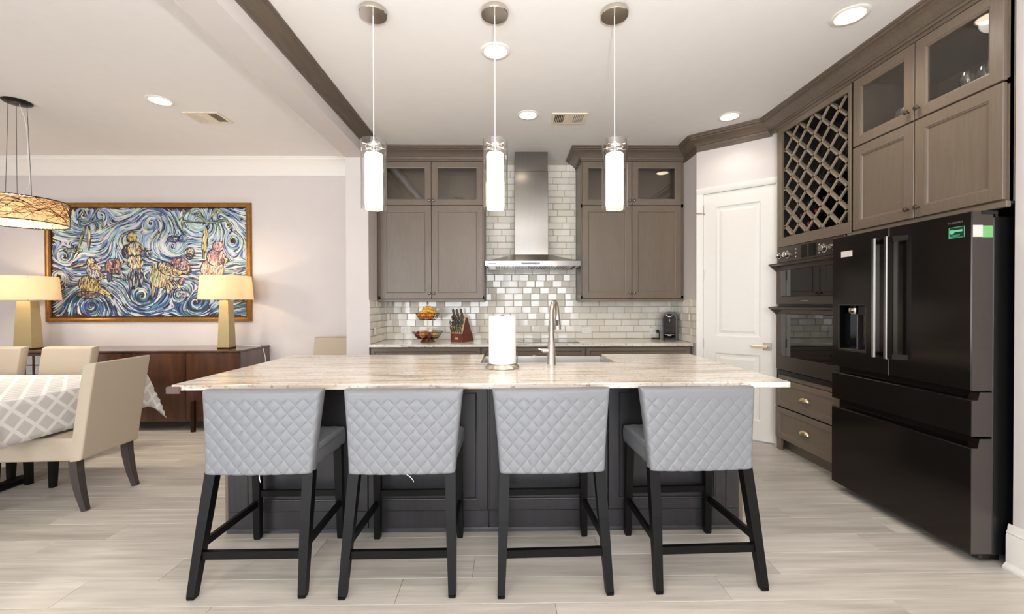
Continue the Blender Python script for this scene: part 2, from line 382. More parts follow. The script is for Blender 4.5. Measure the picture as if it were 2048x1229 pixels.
# ------------------------------------------------------------------ floor
mb = MB(); mb.box(LEFT_X-.1, 3.4, 0.79, 5.3, -0.06, -0.004); mb.box(LEFT_X-.1, 3.4, REAR_Y-.1, 0.79, -0.06, 0.0, mi=1)
floor = struct(mb.build('floor', ['joint_dark', 'plank_wood']), 'pale oak plank floor running through kitchen and dining room', 'floor')
PW, PL = 0.18, 1.52
full = MB().box(0.0008, PL-.0008, 0.0008, PW-.0008, -0.006, 0.0, 0.0012).mesh('plank', 'plank_wood')
row_y = 0.79
k = 0
while row_y < 5.0:
    x = LEFT_X - [0.35, 1.1, 0.72, 0.1, 1.33][k % 5] - random.random()*.1
    ytop = min(row_y+PW, 5.2)
    while x < 3.2:
        if x >= LEFT_X and x+PL <= 3.2:
            link('plank', full, floor, (x, row_y, 0))
        else:
            a, b = max(x, LEFT_X), min(x+PL, 3.2)
            if b-a > 0.05:
                MB().box(0.0008, b-a-.0008, 0.0008, PW-.0008, -0.006, 0.0, 0.0012).build('plank', 'plank_wood', floor, loc=(a, row_y, 0))
        x += PL
    row_y += PW; k += 1

# ------------------------------------------------------------------ walls and ceiling
struct(MB().box(LEFT_X-.1, 3.4, REAR_Y-.1, 5.3, ZC, ZC+.1).build('ceiling', 'ceiling_paint'), 'smooth off-white ceiling', 'ceiling')
wall_back = struct(MB().box(XL-.02, XR+.02, YW, YW+.15, 0, ZC).build('wall_back', 'grout'), 'kitchen back wall with glossy tile backsplash', 'wall')
struct(MB().box(LEFT_X, -1.68, DWY, DWY+.2, 0, ZC).build('wall_dining', 'wall_paint'), 'pale greige dining room wall behind the painting', 'wall')
wall_div = struct(MB().box(-1.68, XL, YC, YW+.15, 0, ZC).build('wall_divider', 'wall_paint'), 'short wall end between dining room and kitchen', 'wall')
struct(MB().box(LEFT_X-.12, LEFT_X, REAR_Y, 5.25, 0, ZC).build('wall_left', 'wall_paint'), 'far left dining room wall', 'wall')
struct(MB().box(WRX, WRX+.9, REAR_Y, 2.07, 0, ZC).build('wall_right', 'wall_paint'), 'pale wall beside the refrigerator', 'wall')
struct(MB().box(3.15, 3.3, 2.07, 5.25, 0, ZC).build('wall_alcove', 'wall_paint'), 'wall behind the tall cabinets', 'wall')
wall_stub = struct(MB().box(XR, XR+.1, 4.374, YW+.15, 0, ZC).build('wall_stub', 'wall_paint'), 'short wall between backsplash and pantry door', 'wall')
# rear wall with two windows, behind the camera
mb = MB(); wins = [(-4.7, -2.5), (-0.9, 1.3)]; xs = LEFT_X
for a, b in wins: mb.box(xs, a, REAR_Y-.15, REAR_Y, 0, ZC); mb.box(a, b, REAR_Y-.15, REAR_Y, 0, .5); mb.box(a, b, REAR_Y-.15, REAR_Y, 2.6, ZC); xs = b
mb.box(xs, 3.4, REAR_Y-.15, REAR_Y, 0, ZC)
struct(mb.build('wall_rear', 'wall_paint'), 'wall with two windows opposite the kitchen', 'wall')
for i, (a, b) in enumerate(wins):
    mb = MB()
    for x0, x1, z0, z1 in ((a, b, .5, .57), (a, b, 2.53, 2.6), (a, a+.07, .5, 2.6), (b-.07, b, .5, 2.6), ((a+b)/2-.03, (a+b)/2+.03, .5, 2.6), (a, b, 1.53, 1.57)):
        mb.box(x0, x1, REAR_Y-.12, REAR_Y-.05, z0, z1, .004)
    wo = struct(mb.build('window_%d' % (i+1), 'white_trim'), 'white framed window in the rear wall', 'window')
    for x0 in (a+.07, (a+b)/2+.03):
        MB().box(x0, x0+(b-a)/2-.1, REAR_Y-.09, REAR_Y-.086, .57, 2.53).build('pane', 'clear_glass', wo)
# beam, crowns
struct(MB().box(-1.68, -1.458, REAR_Y, YC, 2.87, ZC).build('ceiling_beam', 'wall_paint'), 'dropped ceiling beam between kitchen and dining room', 'beam')
CROWN_B = [(0, 2.975), (.010, 2.975), (.013, 2.988), (.026, 2.992), (.040, 3.000), (.060, 3.018), (.078, 3.036), (.094, 3.042), (.098, 3.047), (.112, 3.047), (.115, 3.052), (.115, ZC), (0, ZC)]
CROWN = [(0, 2.945), (.014, 2.945), (.016, 2.962), (.024, 2.964), (.032, 2.974), (.05, 2.994), (.074, 3.010), (.090, 3.016), (.090, 3.028), (.106, 3.032), (.112, 3.042), (.122, 3.044), (.122, ZC), (0, ZC)]
struct(MB().sweep(CROWN_B, [(-1.458, REAR_Y), (-1.458, YC), ], 1).build('trim_1', 'crown_wood_y', smooth=30), 'brown crown moulding along the ceiling beam', 'moulding')
PD = Vector((0.7759, -0.6309)); PO = Vector((1.978, 4.374))        # pantry wall direction and corner
px_int = PO+PD*((CX-PO.x)/PD.x)
t2 = struct(MB().sweep([(o, z) for o, z in CROWN], [(XR, 4.72), (XR-.004, 4.372), (px_int.x, px_int.y), (CX, 2.07)], 1).build('trim_2', 'crown_wood', smooth=30), 'brown crown moulding over the pantry door and tall cabinets', 'moulding')
fr = [(0, 2.905), (.012, 2.905), (.012, 2.98), (0, 2.98)]
MB().sweep(fr, [(XR-.001, 4.70), (XR-.004, 4.372), (px_int.x+.02, px_int.y-.016)], 1).build('frieze', 'crown_wood', t2)
WCR = [(0, 2.862), (.012, 2.862), (.014, 2.885), (.022, 2.90), (.03, 2.93), (.055, 2.985), (.085, 3.02), (.1, 3.03), (.104, 3.045), (.115, 3.05), (.115, ZC), (0, ZC)]
struct(MB().sweep(WCR, [(LEFT_X, REAR_Y), (LEFT_X, DWY), (-1.68, DWY), (-1.68, YC)], 1).build('trim_3', 'white_trim', smooth=30), 'white crown moulding around the dining room', 'moulding')
BB = [(0, 0), (.034, 0), (.034, .012), (.026, .022), (.018, .03), (.018, .165), (.014, .175), (.017, .182), (.010, .195), (.009, .21), (.004, .222), (0, .222)]
struct(MB().sweep(BB, [(WRX, REAR_Y), (WRX, 2.085)], -1).build('baseboard_right', 'white_trim', smooth=30), 'tall white baseboard at the foot of the right wall', 'baseboard')
struct(MB().sweep(BB, [(LEFT_X, DWY), (-1.68, DWY), (-1.68, YC)], 1).build('baseboard_back', 'white_trim', smooth=30), 'white baseboard of the dining room wall', 'baseboard')

# ------------------------------------------------------------------ backsplash tiles
TP, TH = 0.2065, 0.0775
TILE_CACHE = {}
def tile_mesh(wd, var, h=TH):
    key = (round(wd, 3), var, round(h, 4))
    if key in TILE_CACHE: return TILE_CACHE[key]
    g = 0.0018; c = 0.0034; ce = .006
    d0, d1 = ((.0075, .0125), (.0115, .0065), (.009, .009))[var]
    x0, x1, xm = g, wd-g, wd/2; z0, z1 = g, h-g
    m = MB(); vs = []
    for z, q in ((z0, 0), (z0+c, 1), (z1-c, 1), (z1, 0)):
        for x, d in ((x0, d0), (x0+ce, d0), (xm, d1), (x1-ce, d0), (x1, d0)):
            edge = (q == 0) or x in (x0, x1)
            vs.append((x, -(d-.0045 if edge else d), z))
    nb = len(vs)
    for x, z in ((x0, z0), (x1, z0), (x1, z1), (x0, z1)): vs.append((x, 0, z))
    fs = [(r*5+i, r*5+i+1, r*5+i+6, r*5+i+5) for r in range(3) for i in range(4)]
    fs += [(0, 1, 2, 3, 4, nb+1, nb), (4, 9, 14, 19, nb+2, nb+1), (19, 18, 17, 16, 15, nb+3, nb+2), (15, 10, 5, 0, nb, nb+3)]
    m.add(vs, fs); TILE_CACHE[key] = m.mesh('tile', 'tile_glaze'); return TILE_CACHE[key]
def tile_run(parent, x0, x1, z, off, place, skip=None):
    a = x0-off
    while a < x1-.004:
        p, q = max(a, x0), min(a+TP, x1)
        if q-p > .012 and not (skip and p > skip[0] and q < skip[1]):
            var = 0 if random.random() < .55 else 1
            if q-p < TP*.6: var = 2
            place(p, q-p, z, var)
        a += TP
def put_back(p, wd, z, var): link('tile', tile_mesh(wd, var), wall_back, (p, YW, z))
for r in range(27):
    z = .914+r*TH; off = [0.0, .1, .055, .15][r % 4]+random.random()*.03
    if r < 6: tile_run(wall_back, XL+.002, XR-.002, z, off, put_back)
    else: tile_run(wall_back, -.252, .836, z, off, put_back, (.10, .465) if z > 1.84 else None)
for r in range(6):
    z = .914+r*TH; off = [.1, 0, .14, .05][r % 4]
    tile_run(wall_div, 0, 5.066-YC-.014, z, off, lambda p, wd, zz, var: link('tile', tile_mesh(wd, var), wall_div, (XL, 5.066-p, zz), (0, 0, PI*1.5 if False else PI*.5)) if False else link('tile', tile_mesh(wd, var), wall_div, (XL, YC+.014+p, zz), (0, 0, PI/2)))
    tile_run(wall_stub, 0, 5.066-4.39, z, off+.06, lambda p, wd, zz, var: link('tile', tile_mesh(wd, var), wall_stub, (XR, 5.066-p, zz), (0, 0, -PI/2)))
MB().box(XL, XL+.006, YC, YC+.013, .914, 1.385, .002).build('tile_edge', 'white_trim', wall_div)
MB().box(XL, XL+.006, YC, 5.07, 1.3795, 1.386, .002).build('tile_edge', 'white_trim', wall_div)
MB().box(XR-.006, XR, 4.376, 4.389, .914, 1.385, .002).build('tile_edge', 'white_trim', wall_stub)

# ------------------------------------------------------------------ pantry wall and door
PANG = math.atan2(PD.y, PD.x)
pw = MB(); DX0, DX1, DZ = .069, .705, 2.456
pw.box(0, DX0-.003, 0, .1, 0, ZC); pw.box(DX1+.003, .86, 0, .1, 0, ZC); pw.box(DX0-.003, DX1+.003, 0, .1, DZ+.003, ZC)
struct(pw.build('wall_pantry', 'wall_paint', loc=(PO.x, PO.y, 0), rot=(0, 0, PANG)), 'diagonal wall around the pantry door', 'wall')
dr = bpy.data.objects.new('door_1', None); COL.objects.link(dr); dr.location = (PO.x, PO.y, 0); dr.rotation_euler = (0, 0, PANG)
struct(dr, 'white two panel pantry door in the diagonal wall', 'door')
mb = MB()
def casing(mb, x0, x1, z0, z1, vert, inner_hi):
    if vert:
        a, b = (x0, x1) if inner_hi else (x1, x0)
        s = 1 if b > a else -1
        prof = [(a, 0), (a, -.020), (a+s*.012, -.022), (a+s*.03, -.016), (b-s*.012, -.013), (b-s*.004, -.012), (b, -.006), (b, 0)]
        mb.prism(prof, 'z', z0, z1)
    else:
        prof = [(0, z1), (-.022, z1), (-.022, z1-.012), (-.016, z1-.03), (-.013, z0+.012), (-.006, z0), (0, z0)]
        mb.prism(prof, 'x', x0, x1)
casing(mb, .004, DX0, 0, DZ+.0, True, True); casing(mb, DX1, DX1+.065, 0, DZ, True, False); casing(mb, .004, DX1+.065, DZ+.002, DZ+.062, False, False)
mb.build('casing', 'white_trim', dr, smooth=25)
leaf = MB(); LY0, LY1 = .004, .042
px0, px1 = DX0+.114, DX0+.511
for x0, x1, z0, z1 in ((DX0, px0, .012, DZ), (px1, DX1, .012, DZ), (px0, px1, .012, .20), (px0, px1, .834, 1.006), (px0, px1, 2.316, DZ)):
    leaf.box(x0, x1, LY0, LY1, z0, z1)
leaf_o = leaf.build('door_leaf', 'white_trim', dr)
for z0, z1 in ((.20, .834), (1.006, 2.316)):
    def ring(i, y): return [(px0+i, y, z0+i), (px1-i, y, z0+i), (px1-i, y, z1-i), (px0+i, y, z1-i)]
    MB().rings([ring(0, LY1-.002), ring(0, LY0), ring(.012, LY0+.012), ring(.032, LY0+.013), ring(.058, LY0+.004), ring(.060, LY0+.004)]).build('door_panel', 'white_trim', leaf_o)
h = MB(); h.box(DX0+.534, DX0+.604, -.006, .004, .888, .958, .002)
ho = h.build('door_handle', 'nickel', dr); ho['label'] = 'satin nickel lever handle on square rose'
MB().tube([(DX0+.57, -.006, .924), (DX0+.57, -.05, .924)], .011, 12).build('handle_stem', 'nickel', ho, smooth=40)
MB().box(DX0+.44, DX0+.582, -.058, -.044, .914, .934, .004).build('lever', 'brass_handle', ho)
for z in (.30, .92, 1.62, 2.30):
    MB().tube([(DX0-.002, -.004, z-.045), (DX0-.002, -.004, z+.045)], .006, 8).build('hinge', 'nickel', dr, smooth=40)
MB().tube([(DX0-.004, -.008, 2.26), (DX0-.05, -.03, 2.262), (DX0-.06, -.05, 2.262)], .004, 6).tube([(DX0-.004, -.008, 2.25), (DX0+.02, -.03, 2.25)], .004, 6).build('door_stop', 'nickel', dr, smooth=40)

# ------------------------------------------------------------------ cabinet helpers (local: x right, y into cabinet, z up, front at y=0)
def rect_ring(w, h, i, y): return [(i, y, i), (w-i, y, i), (w-i, y, h-i), (i, y, h-i)]
def shaker(w, h, fwid=.075, t=.02):
    m = MB(); f = fwid
    m.rings([rect_ring(w, h, 0, t), rect_ring(w, h, 0, .0025), rect_ring(w, h, .0025, 0), rect_ring(w, h, f-.012, 0), rect_ring(w, h, f-.011, .0025), rect_ring(w, h, f-.004, .004), rect_ring(w, h, f, .0105), rect_ring(w, h, f+.001, .0105)])
    return m
def glass_frame(w, h, fwid=.072, t=.02):
    m = MB(); f = fwid
    m.rings([rect_ring(w, h, f, t), rect_ring(w, h, 0, t), rect_ring(w, h, 0, .0025), rect_ring(w, h, .0025, 0), rect_ring(w, h, f-.012, 0), rect_ring(w, h, f-.011, .0025), rect_ring(w, h, f-.003, .004), rect_ring(w, h, f, .009), rect_ring(w, h, f, t)], False, False)
    return m
KNOB = MB().lathe([(.0045, 0), (.0045, -.012), (.006, -.016), (.013, -.02), (.0155, -.025), (.014, -.030), (.007, -.033)], 16, axis='y').mesh('knob', 'pewter', 40)
def door(parent, x, z, w, h, knob, mat='cabinet_wood', fwid=.075, y=0.0):
    o = shaker(w, h, fwid).build('door', mat, parent, loc=(x, y, z))
    if knob: link('knob', KNOB, o, (knob[0], 0, knob[1]))
    return o
def gdoor(parent, x, z, w, h, knob, fwid=.072):
    o = glass_frame(w, h, fwid).build('glass_door', 'cabinet_wood', parent, loc=(x, 0, z))
    MB().box(fwid-.004, w-fwid+.004, .010, .014, fwid-.004, h-fwid+.004).build('glass', 'cabinet_glass', o)
    if knob: link('knob', KNOB, o, (knob[0], 0, knob[1]))
    return o
def hollow(mb, w, d, z0, z1, t=.018, shelves=(), y0=.021):
    """open-fronted carcass"""
    mb.box(0, t, y0, d, z0, z1); mb.box(w-t, w, y0, d, z0, z1); mb.box(t, w-t, d-.008, d, z0, z1)
    mb.box(t, w-t, y0, d-.008, z0, z0+t); mb.box(t, w-t, y0, d-.008, z1-t, z1)
    for s in shelves: mb.box(t, w-t, y0+.0, d-.008, s-t/2, s+t/2)

# upper cabinets either side of the hood
def upper(x0, x1, doors, label, crown_path, right_end):
    t = thing('upper_cabinet', label, 'cabinet', (x0, YCAB, 1.362)); W = x1-x0; D = YW-YCAB-.014
    mb = MB(); hollow(mb, W, D, .03, 1.62, shelves=(1.071,))
    (a0, a1), (b0, b1) = doors
    # face frame
    mb.box(0, a0-x0+.012, .0205, .04, .03, 1.62); mb.box(b1-x0-.012, W, .0205, .04, .03, 1.62); mb.box(a1-x0-.012, b0-x0+.012, .0205, .04, .03, 1.62)
    mb.box(0, W, .0205, .04, 1.05, 1.09); mb.box(0, W, .0205, .04, .03, .06)
    mb.build('body', 'cabinet_wood', t)
    MB().box(0, W, .004, D, 0, .028, .004).build('light_rail', 'cabinet_wood_h', t)
    zl, zh = .033, 1.068
    door(t, a0-x0, zl, a1-a0, zh-zl, (a1-a0-.022, .06)); door(t, b0-x0, zl, b1-b0, zh-zl, (.022, .06))
    gdoor(t, a0-x0, 1.074, a1-a0, .482, (a1-a0-.022, .05)); gdoor(t, b0-x0, 1.074, b1-b0, .482, (.022, .05))
    cp = [(p[0]-x0, p[1]-YCAB) for p in crown_path]
    MB().sweep([(o, z-1.362) for o, z in CROWN], cp, 1).build('crown', 'crown_wood', t, smooth=30)
    MB().sweep([(-.02, 1.5585), (.004, 1.5585), (.004, 1.616), (-.02, 1.616)], cp, 1).build('frieze', 'crown_wood', t)
    return t
upper(-1.432, -.252, ((-1.405, -.838), (-.833, -.265)), 'grey-brown upper cabinet left of the steel hood', [(-1.445, YCAB), (-.252, YCAB), (-.252, YW-.014)], True)
upper(.836, 1.985, ((.847, 1.398), (1.404, 1.955)), 'grey-brown upper cabinet right of the steel hood', [(.836, YW-.014), (.836, YCAB), (1.985, YCAB)], False)

# base cabinets along the back wall
CUP = MB()
def cup_mesh():
    m = MB(); n = 14; rl = []
    for i in range(7):
        a = (PI/2)*i/6; rr = math.cos(a); y = -.030*math.sin(a)-.0005
        rl.append([(.052*rr**.7*math.cos(t), y, -.010+.034*rr*math.sin(t)) for t in [PI*k/(n-1) for k in range(n)]])
    vs = [p for r in rl for p in r]; fs = [(i*n+k, i*n+k+1, (i+1)*n+k+1, (i+1)*n+k) for i in range(6) for k in range(n-1)]
    m.add(vs, fs); return m.mesh('cup_pull', 'brass_handle', 50)
CUPM = cup_mesh()
for x0, x1, lab in ((XL+.004, -.274, 'grey-brown base cabinet under the left of the back counter'), (-.272, .836, 'grey-brown base cabinet under the cooktop'), (.838, XR-.03, 'grey-brown base cabinet under the right of the back counter')):
    t = thing('base_cabinet', lab, 'cabinet', (x0, 4.46, 0)); W = x1-x0
    MB().box(0, W, .0205, .60, .10, .882).box(.01, W-.01, .08, .6, 0, .1).build('body', 'cabinet_wood', t)
    o = shaker(W-.012, .155, .045).build('drawer', 'cabinet_wood_h', t, loc=(.006, 0, .715)); link('cup_pull', CUPM, o, (W/2, 0, .06))
    hw = (W-.016)/2
    door(t, .006, .11, hw, .595, (hw-.022, .54)); door(t, .01+hw, .11, hw, .595, (.022, .54))
ct = MB(); ct.prism([(XL+.001, YC), (XR-.05, YC), (XR-.02, YC+.008), (XR-.004, YC+.03), (XR-.001, YC+.06), (XR-.001, YW-.001), (XL+.001, YW-.001)], 'z', .884, .9135)
tag(ct.build('back_countertop', 'granite'), 'cream and grey stone countertop along the tiled back wall', 'countertop')
t = thing('cooktop', 'thin black glass cooktop set on the back counter under the hood', 'cooktop', (.282, 4.53, .914))
MB().box(-.5, .5, 0, .44, 0, .006, .002).build('glass_plate', 'black_gloss', t); MB().box(-.505, .505, -.004, .444, -.0003, .003, .001).build('rim', 'steel', t)
for bx, by, br in ((-.32, .13, .08), (-.32, .32, .07), (0, .24, .1), (.32, .13, .07), (.32, .32, .09)):
    MB().lathe([(br, .0062), (br-.004, .0064)], 28, (bx, by, 0), False).build('burner_ring', 'gray_steel', t)

# ------------------------------------------------------------------ range hood
t = thing('range_hood', 'stainless steel chimney range hood over the cooktop', 'range hood', (.282, YW-.0135, 1.74))
W2, DF = .513, -.535
can = MB(); lip = .058
can.rings([[(-W2, DF, .004), (W2, DF, .004), (W2, 0, .004), (-W2, 0, .004)], [(-W2, DF, lip), (W2, DF, lip), (W2, 0, lip), (-W2, 0, lip)], [(-.193, -.285, .155), (.193, -.285, .155), (.193, 0, .155), (-.193, 0, .155)]], False, True)
can.box(-W2, W2, DF, DF+.012, 0, .006); can.box(-W2, -W2+.012, DF, 0, 0, .006); can.box(W2-.012, W2, DF, 0, 0, .006)
can.box(-W2+.012, W2-.012, DF+.012, -.002, .03, .034)
co = can.build('canopy', 'steel_h', t)
for i in range(26):
    x = -.40+i*.032
    MB().box(x-.009, x+.009, DF+.11, -.08, .010, .026, .003).build('baffle', 'steel', t)
MB().box(-W2+.03, W2-.03, DF+.02, DF+.10, .012, .02, .002).build('lamp_panel', 'steel_h', t)
for sx in (-1, 1):
    MB().lathe([(.028, .012), (.03, .008), (.024, .006)], 20, (sx*.245, DF+.06, 0)).build('hood_light', 'hood_lamp', t, smooth=40)
cp = MB().box(-.125, .075, DF-.003, DF+.004, .018, .04, .001).build('control_panel', 'black_gloss', t)
MB().box(.04, .052, DF-.0045, DF-.0025, .025, .034).build('button', 'white_label', cp)
for i in range(2): MB().box(.08+i*.008, .084+i*.008, DF-.002, DF+.003, .018, .04).build('button', 'chrome', cp)
MB().box(-.475, -.395, DF-.001, DF+.002, .026, .033).build('nameplate', 'gray_steel', t)
MB().box(-.19, .19, -.285, 0, .152, 1.10, .002).build('chimney', 'steel', t)
MB().box(-.186, .186, -.281, 0, 1.10, 1.318, .002).build('chimney_extension', 'steel', t)

# ------------------------------------------------------------------ things on the back counter and wall
def outlet(loc, rz, lab, switch=False):
    t = thing('wall_switch' if switch else 'wall_outlet', lab, 'switch' if switch else 'outlet', loc, rz, 'outlet plates on the backsplash')
    W = .12 if not switch else .075
    MB().box(-W/2, W/2, -.006, 0, -.04, .04, .002).build('plate', 'plastic_white', t)
    if switch: MB().box(-.017, .017, -.011, -.005, -.033, .033, .003).build('rocker', 'plastic_white', t)
    else:
        s = MB().box(-.045, .045, -.0085, -.005, -.018, .018, .003).build('socket', 'plastic_white', t)
        for dx in (-.02, .02):
            for dz in (-.006, .006): MB().box(dx-.004, dx+.004, -.0092, -.008, dz-.0012, dz+.0012).build('slot', 'black_plastic', s)
    return t
outlet((-1.209, YW-.0128, 1.029), 0, 'white outlet plate on tiles left of the fruit stand')
outlet((-.425, YW-.0128, 1.02), 0, 'white outlet plate on tiles behind the knife block')
outlet((.961, YW-.0128, 1.015), 0, 'white outlet plate on tiles right of the faucet')
outlet((1.785, YW-.0128, 1.0), 0, 'white outlet plate holding the coffee machine plug')
outlet((XL+.0128, 4.586, 1.04), PI/2, 'white switch plate on the tiled left return wall', True)

t = thing('coffee_machine', 'black arched pod coffee machine at the right end of the back counter', 'coffee machine', (1.838, 4.74, .914), math.radians(-21))
def arch(w, h, n=12): return [(w*math.cos(a), h-w+w*math.sin(a)) for a in [PI*k/n for k in range(n+1)]]
pr = [(-.074, 0), (.074, 0)]+arch(.08, .325)
MB().prism(pr, 'y', .03, .30).build('body', 'black_plastic', t, smooth=35)
pr2 = [(-.064, .0), (.064, .0)]+arch(.069, .308)
MB().prism([(x, z) for x, z in pr2 if z > .2 or True], 'y', .022, .031).build('face', 'black_gloss', t, smooth=35)
MB().lathe([(.02, 0), (.024, -.03), (.018, -.045)], 14, (0, .01, .245)).build('spout', 'dark_steel', t, smooth=40)
MB().tube([(-.035, .016, .292), (-.018, .008, .276), (0, .004, .27), (.018, .008, .276), (.03, .016, .29)], .006, 8).build('lever', 'chrome', t, smooth=40)
MB().box(-.055, .055, -.085, .025, 0, .025, .006).build('drip_tray', 'black_plastic', t)
MB().box(-.05, .05, .0195, .0225, .066, .069).build('trim_line', 'white_label', t)
MB().box(-.02, .02, .0195, .0225, .054, .059).build('badge', 'white_label', t)
t = thing('power_cord', 'black plug and cord heaped beside the coffee machine', 'cord', (1.69, 4.80, .914))
MB().lathe([(.004, -.03), (.018, -.02), (.021, 0), (.018, .015), (.006, .022)], 14, (.115, .235, .09), axis='y').build('plug', 'black_plastic', t, smooth=40)
path = [(.115, .205, .09), (.115, .17, .07), (.10, .13, .02)]+[(.03+.05*math.cos(a)*(1-a*.03), .06+.05*math.sin(a), .008+.0012*a) for a in [k*.5 for k in range(26)]]
MB().tube(path, .005, 8).build('cord', 'black_plastic', t, smooth=50)

# fruit stand
FS = (-.885, 4.73, .914)
t = thing('fruit_stand', 'two tier wire fruit stand with round foot on the back counter', 'fruit stand', FS)
MB().lathe([(.082, 0), (.086, .004), (.08, .01), (.07, .022), (.062, .036), (.05, .04)], 28).build('foot', 'brass_gold', t, smooth=40)
MB().tube([(0, 0, .04), (0, 0, .40), (0, 0, .42)], .005, 10).lathe([(.003, .415), (.012, .424), (.012, .432), (.003, .442)], 12).build('rod', 'brass_gold', t, smooth=40)
def basket(r0, z0, r1, z1, nm):
    m = MB(); q = 36
    for r, z in ((r0, z0), ((r0+r1)/2, (z0+z1)/2), (r1, z1), (r0*.55, z0)):
        m.tube([(r*math.cos(2*PI*k/q), r*math.sin(2*PI*k/q), z) for k in range(q+1)], .0022, 6, False)
    for k in range(24):
        a = 2*PI*k/24; m.tube([(.012*math.cos(a), .012*math.sin(a), z0), (r0*math.cos(a), r0*math.sin(a), z0), (r1*math.cos(a), r1*math.sin(a), z1)], .0018, 5)
    return m.build(nm, 'bronze', t, smooth=50)
basket(.115, .043, .168, .113, 'lower_basket'); basket(.09, .247, .134, .319, 'upper_basket')
def blob(name, mat, loc, r, lab, cat, grp, sq=(1, 1, 1), tip=0.0, rot=(0, 0, 0)):
    m = MB(); n = 18; prof = []
    for i in range(13):
        a = -PI/2+PI*i/12; rr = r*math.cos(a); z = r*math.sin(a)*sq[2]
        if tip and i > 9: z += tip*(i-9)**2/9; rr *= (1-.12*(i-9))
        prof.append((max(rr, .0008), z))
    m.lathe(prof, n, ex=sq[0], ey=sq[1])
    o = tag(m.build(name, mat, None, 60, loc, rot), lab, cat, grp)
    return o
def stem(o, z, mat='potato_skin', r=.004): MB().tube([(0, 0, z-.004), (.001, 0, z+.003), (.003, 0, z+.006)], [r, r*.8, r*.6], 6).build('stem', mat, o, smooth=50)
fz = FS[2]
for i, (dx, dy, lab) in enumerate(((-.045, -.045, 'orange at the front left of the upper wire basket'), (.035, -.05, 'orange at the front right of the upper wire basket'), (.0, .05, 'orange at the back of the upper wire basket'))):
    stem(blob('orange', 'orange_skin', (FS[0]+dx, FS[1]+dy, fz+.29), .040, lab, 'orange', 'oranges in the upper basket', (1, 1, .92)), .036, 'capsule_black', .003)
def banana(loc, rz, tilt, lab):
    t = thing('banana', lab, 'banana', loc, rz, 'bananas in the upper basket')
    P = [(.07*math.cos(a), 0, .07*math.sin(a)*.9) for a in [math.radians(25+13*k) for k in range(11)]]
    R = [.006, .013, .0165, .018, .0185, .0185, .018, .017, .014, .008, .005]
    o = MB().tube([(x, z*tilt*.35, z) for x, y, z in P], R, 6).build('peel', 'banana_skin', t, smooth=70)
    MB().tube([P[0], (P[0][0]+.008, 0, P[0][2]-.012)], [.005, .006], 6).build('stalk', 'bottle_dark', t)
banana((FS[0]-.045, FS[1]-.02, fz+.268), .15, .5, 'banana at the left of the upper wire basket')
banana((FS[0]+.01, FS[1]-.012, fz+.285), -.2, -.3, 'middle banana of the bunch in the upper wire basket')
banana((FS[0]+.03, FS[1]+.01, fz+.275), -.1, .4, 'banana at the right of the upper wire basket')
banana((FS[0]-.005, FS[1]+.02, fz+.32), .05, .6, 'topmost banana of the fruit stand')
veg = [('red_onion', 'red_onion', -.105, -.02, .036, 'dark red onion at the left of the lower wire basket', 'onion'), ('onion', 'onion_skin', -.045, -.075, .042, 'brown onion at the front left of the lower wire basket', 'onion'),
       ('onion', 'onion_skin', -.03, .04, .040, 'brown onion behind the rod in the lower wire basket', 'onion'), ('red_onion', 'red_onion', .035, -.085, .030, 'small red onion at the front of the lower wire basket', 'onion'),
       ('potato', 'potato_skin', .075, -.03, .038, 'pale potato at the right of the lower wire basket', 'potato'), ('potato', 'potato_skin', .06, .06, .04, 'pale potato at the back right of the lower wire basket', 'potato')]
for nm, mt, dx, dy, r, lab, cat in veg:
    o = blob(nm, mt, (FS[0]+dx, FS[1]+dy, fz+.046+r*.88), r, lab, cat, 'vegetables in the lower basket', (1, 1, .88) if 'onion' in nm else (1.2, .9, .85), .012 if 'onion' in nm else 0)
o = blob('garlic_bulb', 'garlic_skin', (FS[0]+.035, FS[1]-.03, fz+.125), .026, 'white garlic bulb on top in the lower wire basket', 'garlic', None, (1, 1, .9), .03, (0, .35, 0))

# knife block and knives
KB = Vector((-.555, 4.66, .914)); KR = math.radians(-32)
t = thing('knife_block', 'reddish wooden knife block on the back counter', 'knife block', KB, KR)
prof = [(0, 0), (0, .092), (.062, .272), (.085, .272), (.205, 0)]
MB().prism([(y, z) for y, z in prof], 'x', -.085, .085).build('body', 'block_wood', t)
n_ = Vector((0, -.18, .062)).normalized()
fo = MB().add([(-.08, -.002*1, .096), (.08, -.002, .096), (.08, .058, .268), (-.08, .058, .268), (-.08, .002, .095), (.08, .002, .095), (.08, .064, .268), (-.08, .064, .268)], [(0, 1, 2, 3), (4, 5, 6, 7), (0, 1, 5, 4), (1, 2, 6, 5), (2, 3, 7, 6), (3, 0, 4, 7)]).build('slot_face', 'block_wood_light', t)
MB().box(-.02, .02, -.0012, .001, .03, .05).build('badge', 'block_wood_light', t)
KM = Matrix.Translation(KB) @ Matrix.Rotation(KR, 4, 'Z')
kdir = Vector((0, -.12, .272)).normalized()
def knife(u, s, L, wd, lab, i):
    base = Vector((u, .062*s, .092+.18*s))
    p0 = KM @ (base-kdir*.03)
    t = thing('knife', lab, 'knife', p0, KR, 'knives in the wooden block')
    e = kdir*(L+.03)
    MB().beam((0, 0, 0), kdir*.034, .003, wd*.9).build('blade', 'steel', t)
    MB().beam(kdir*.032, e*.55, wd*.55, wd, wd*.62, wd*1.05).beam(e*.55, e*.96, wd*.62, wd*1.05, wd*.6, wd*1.12).build('handle', 'knife_grip', t)
    MB().beam(e*.955, e*1.0, wd*.64, wd*1.14, wd*.5, wd*.9).build('end_cap', 'chrome', t)
ki = 0
rowname = ['lowest row', 'second row', 'third row', 'top row']
posname = ['first', 'second', 'third', 'fourth', 'fifth']
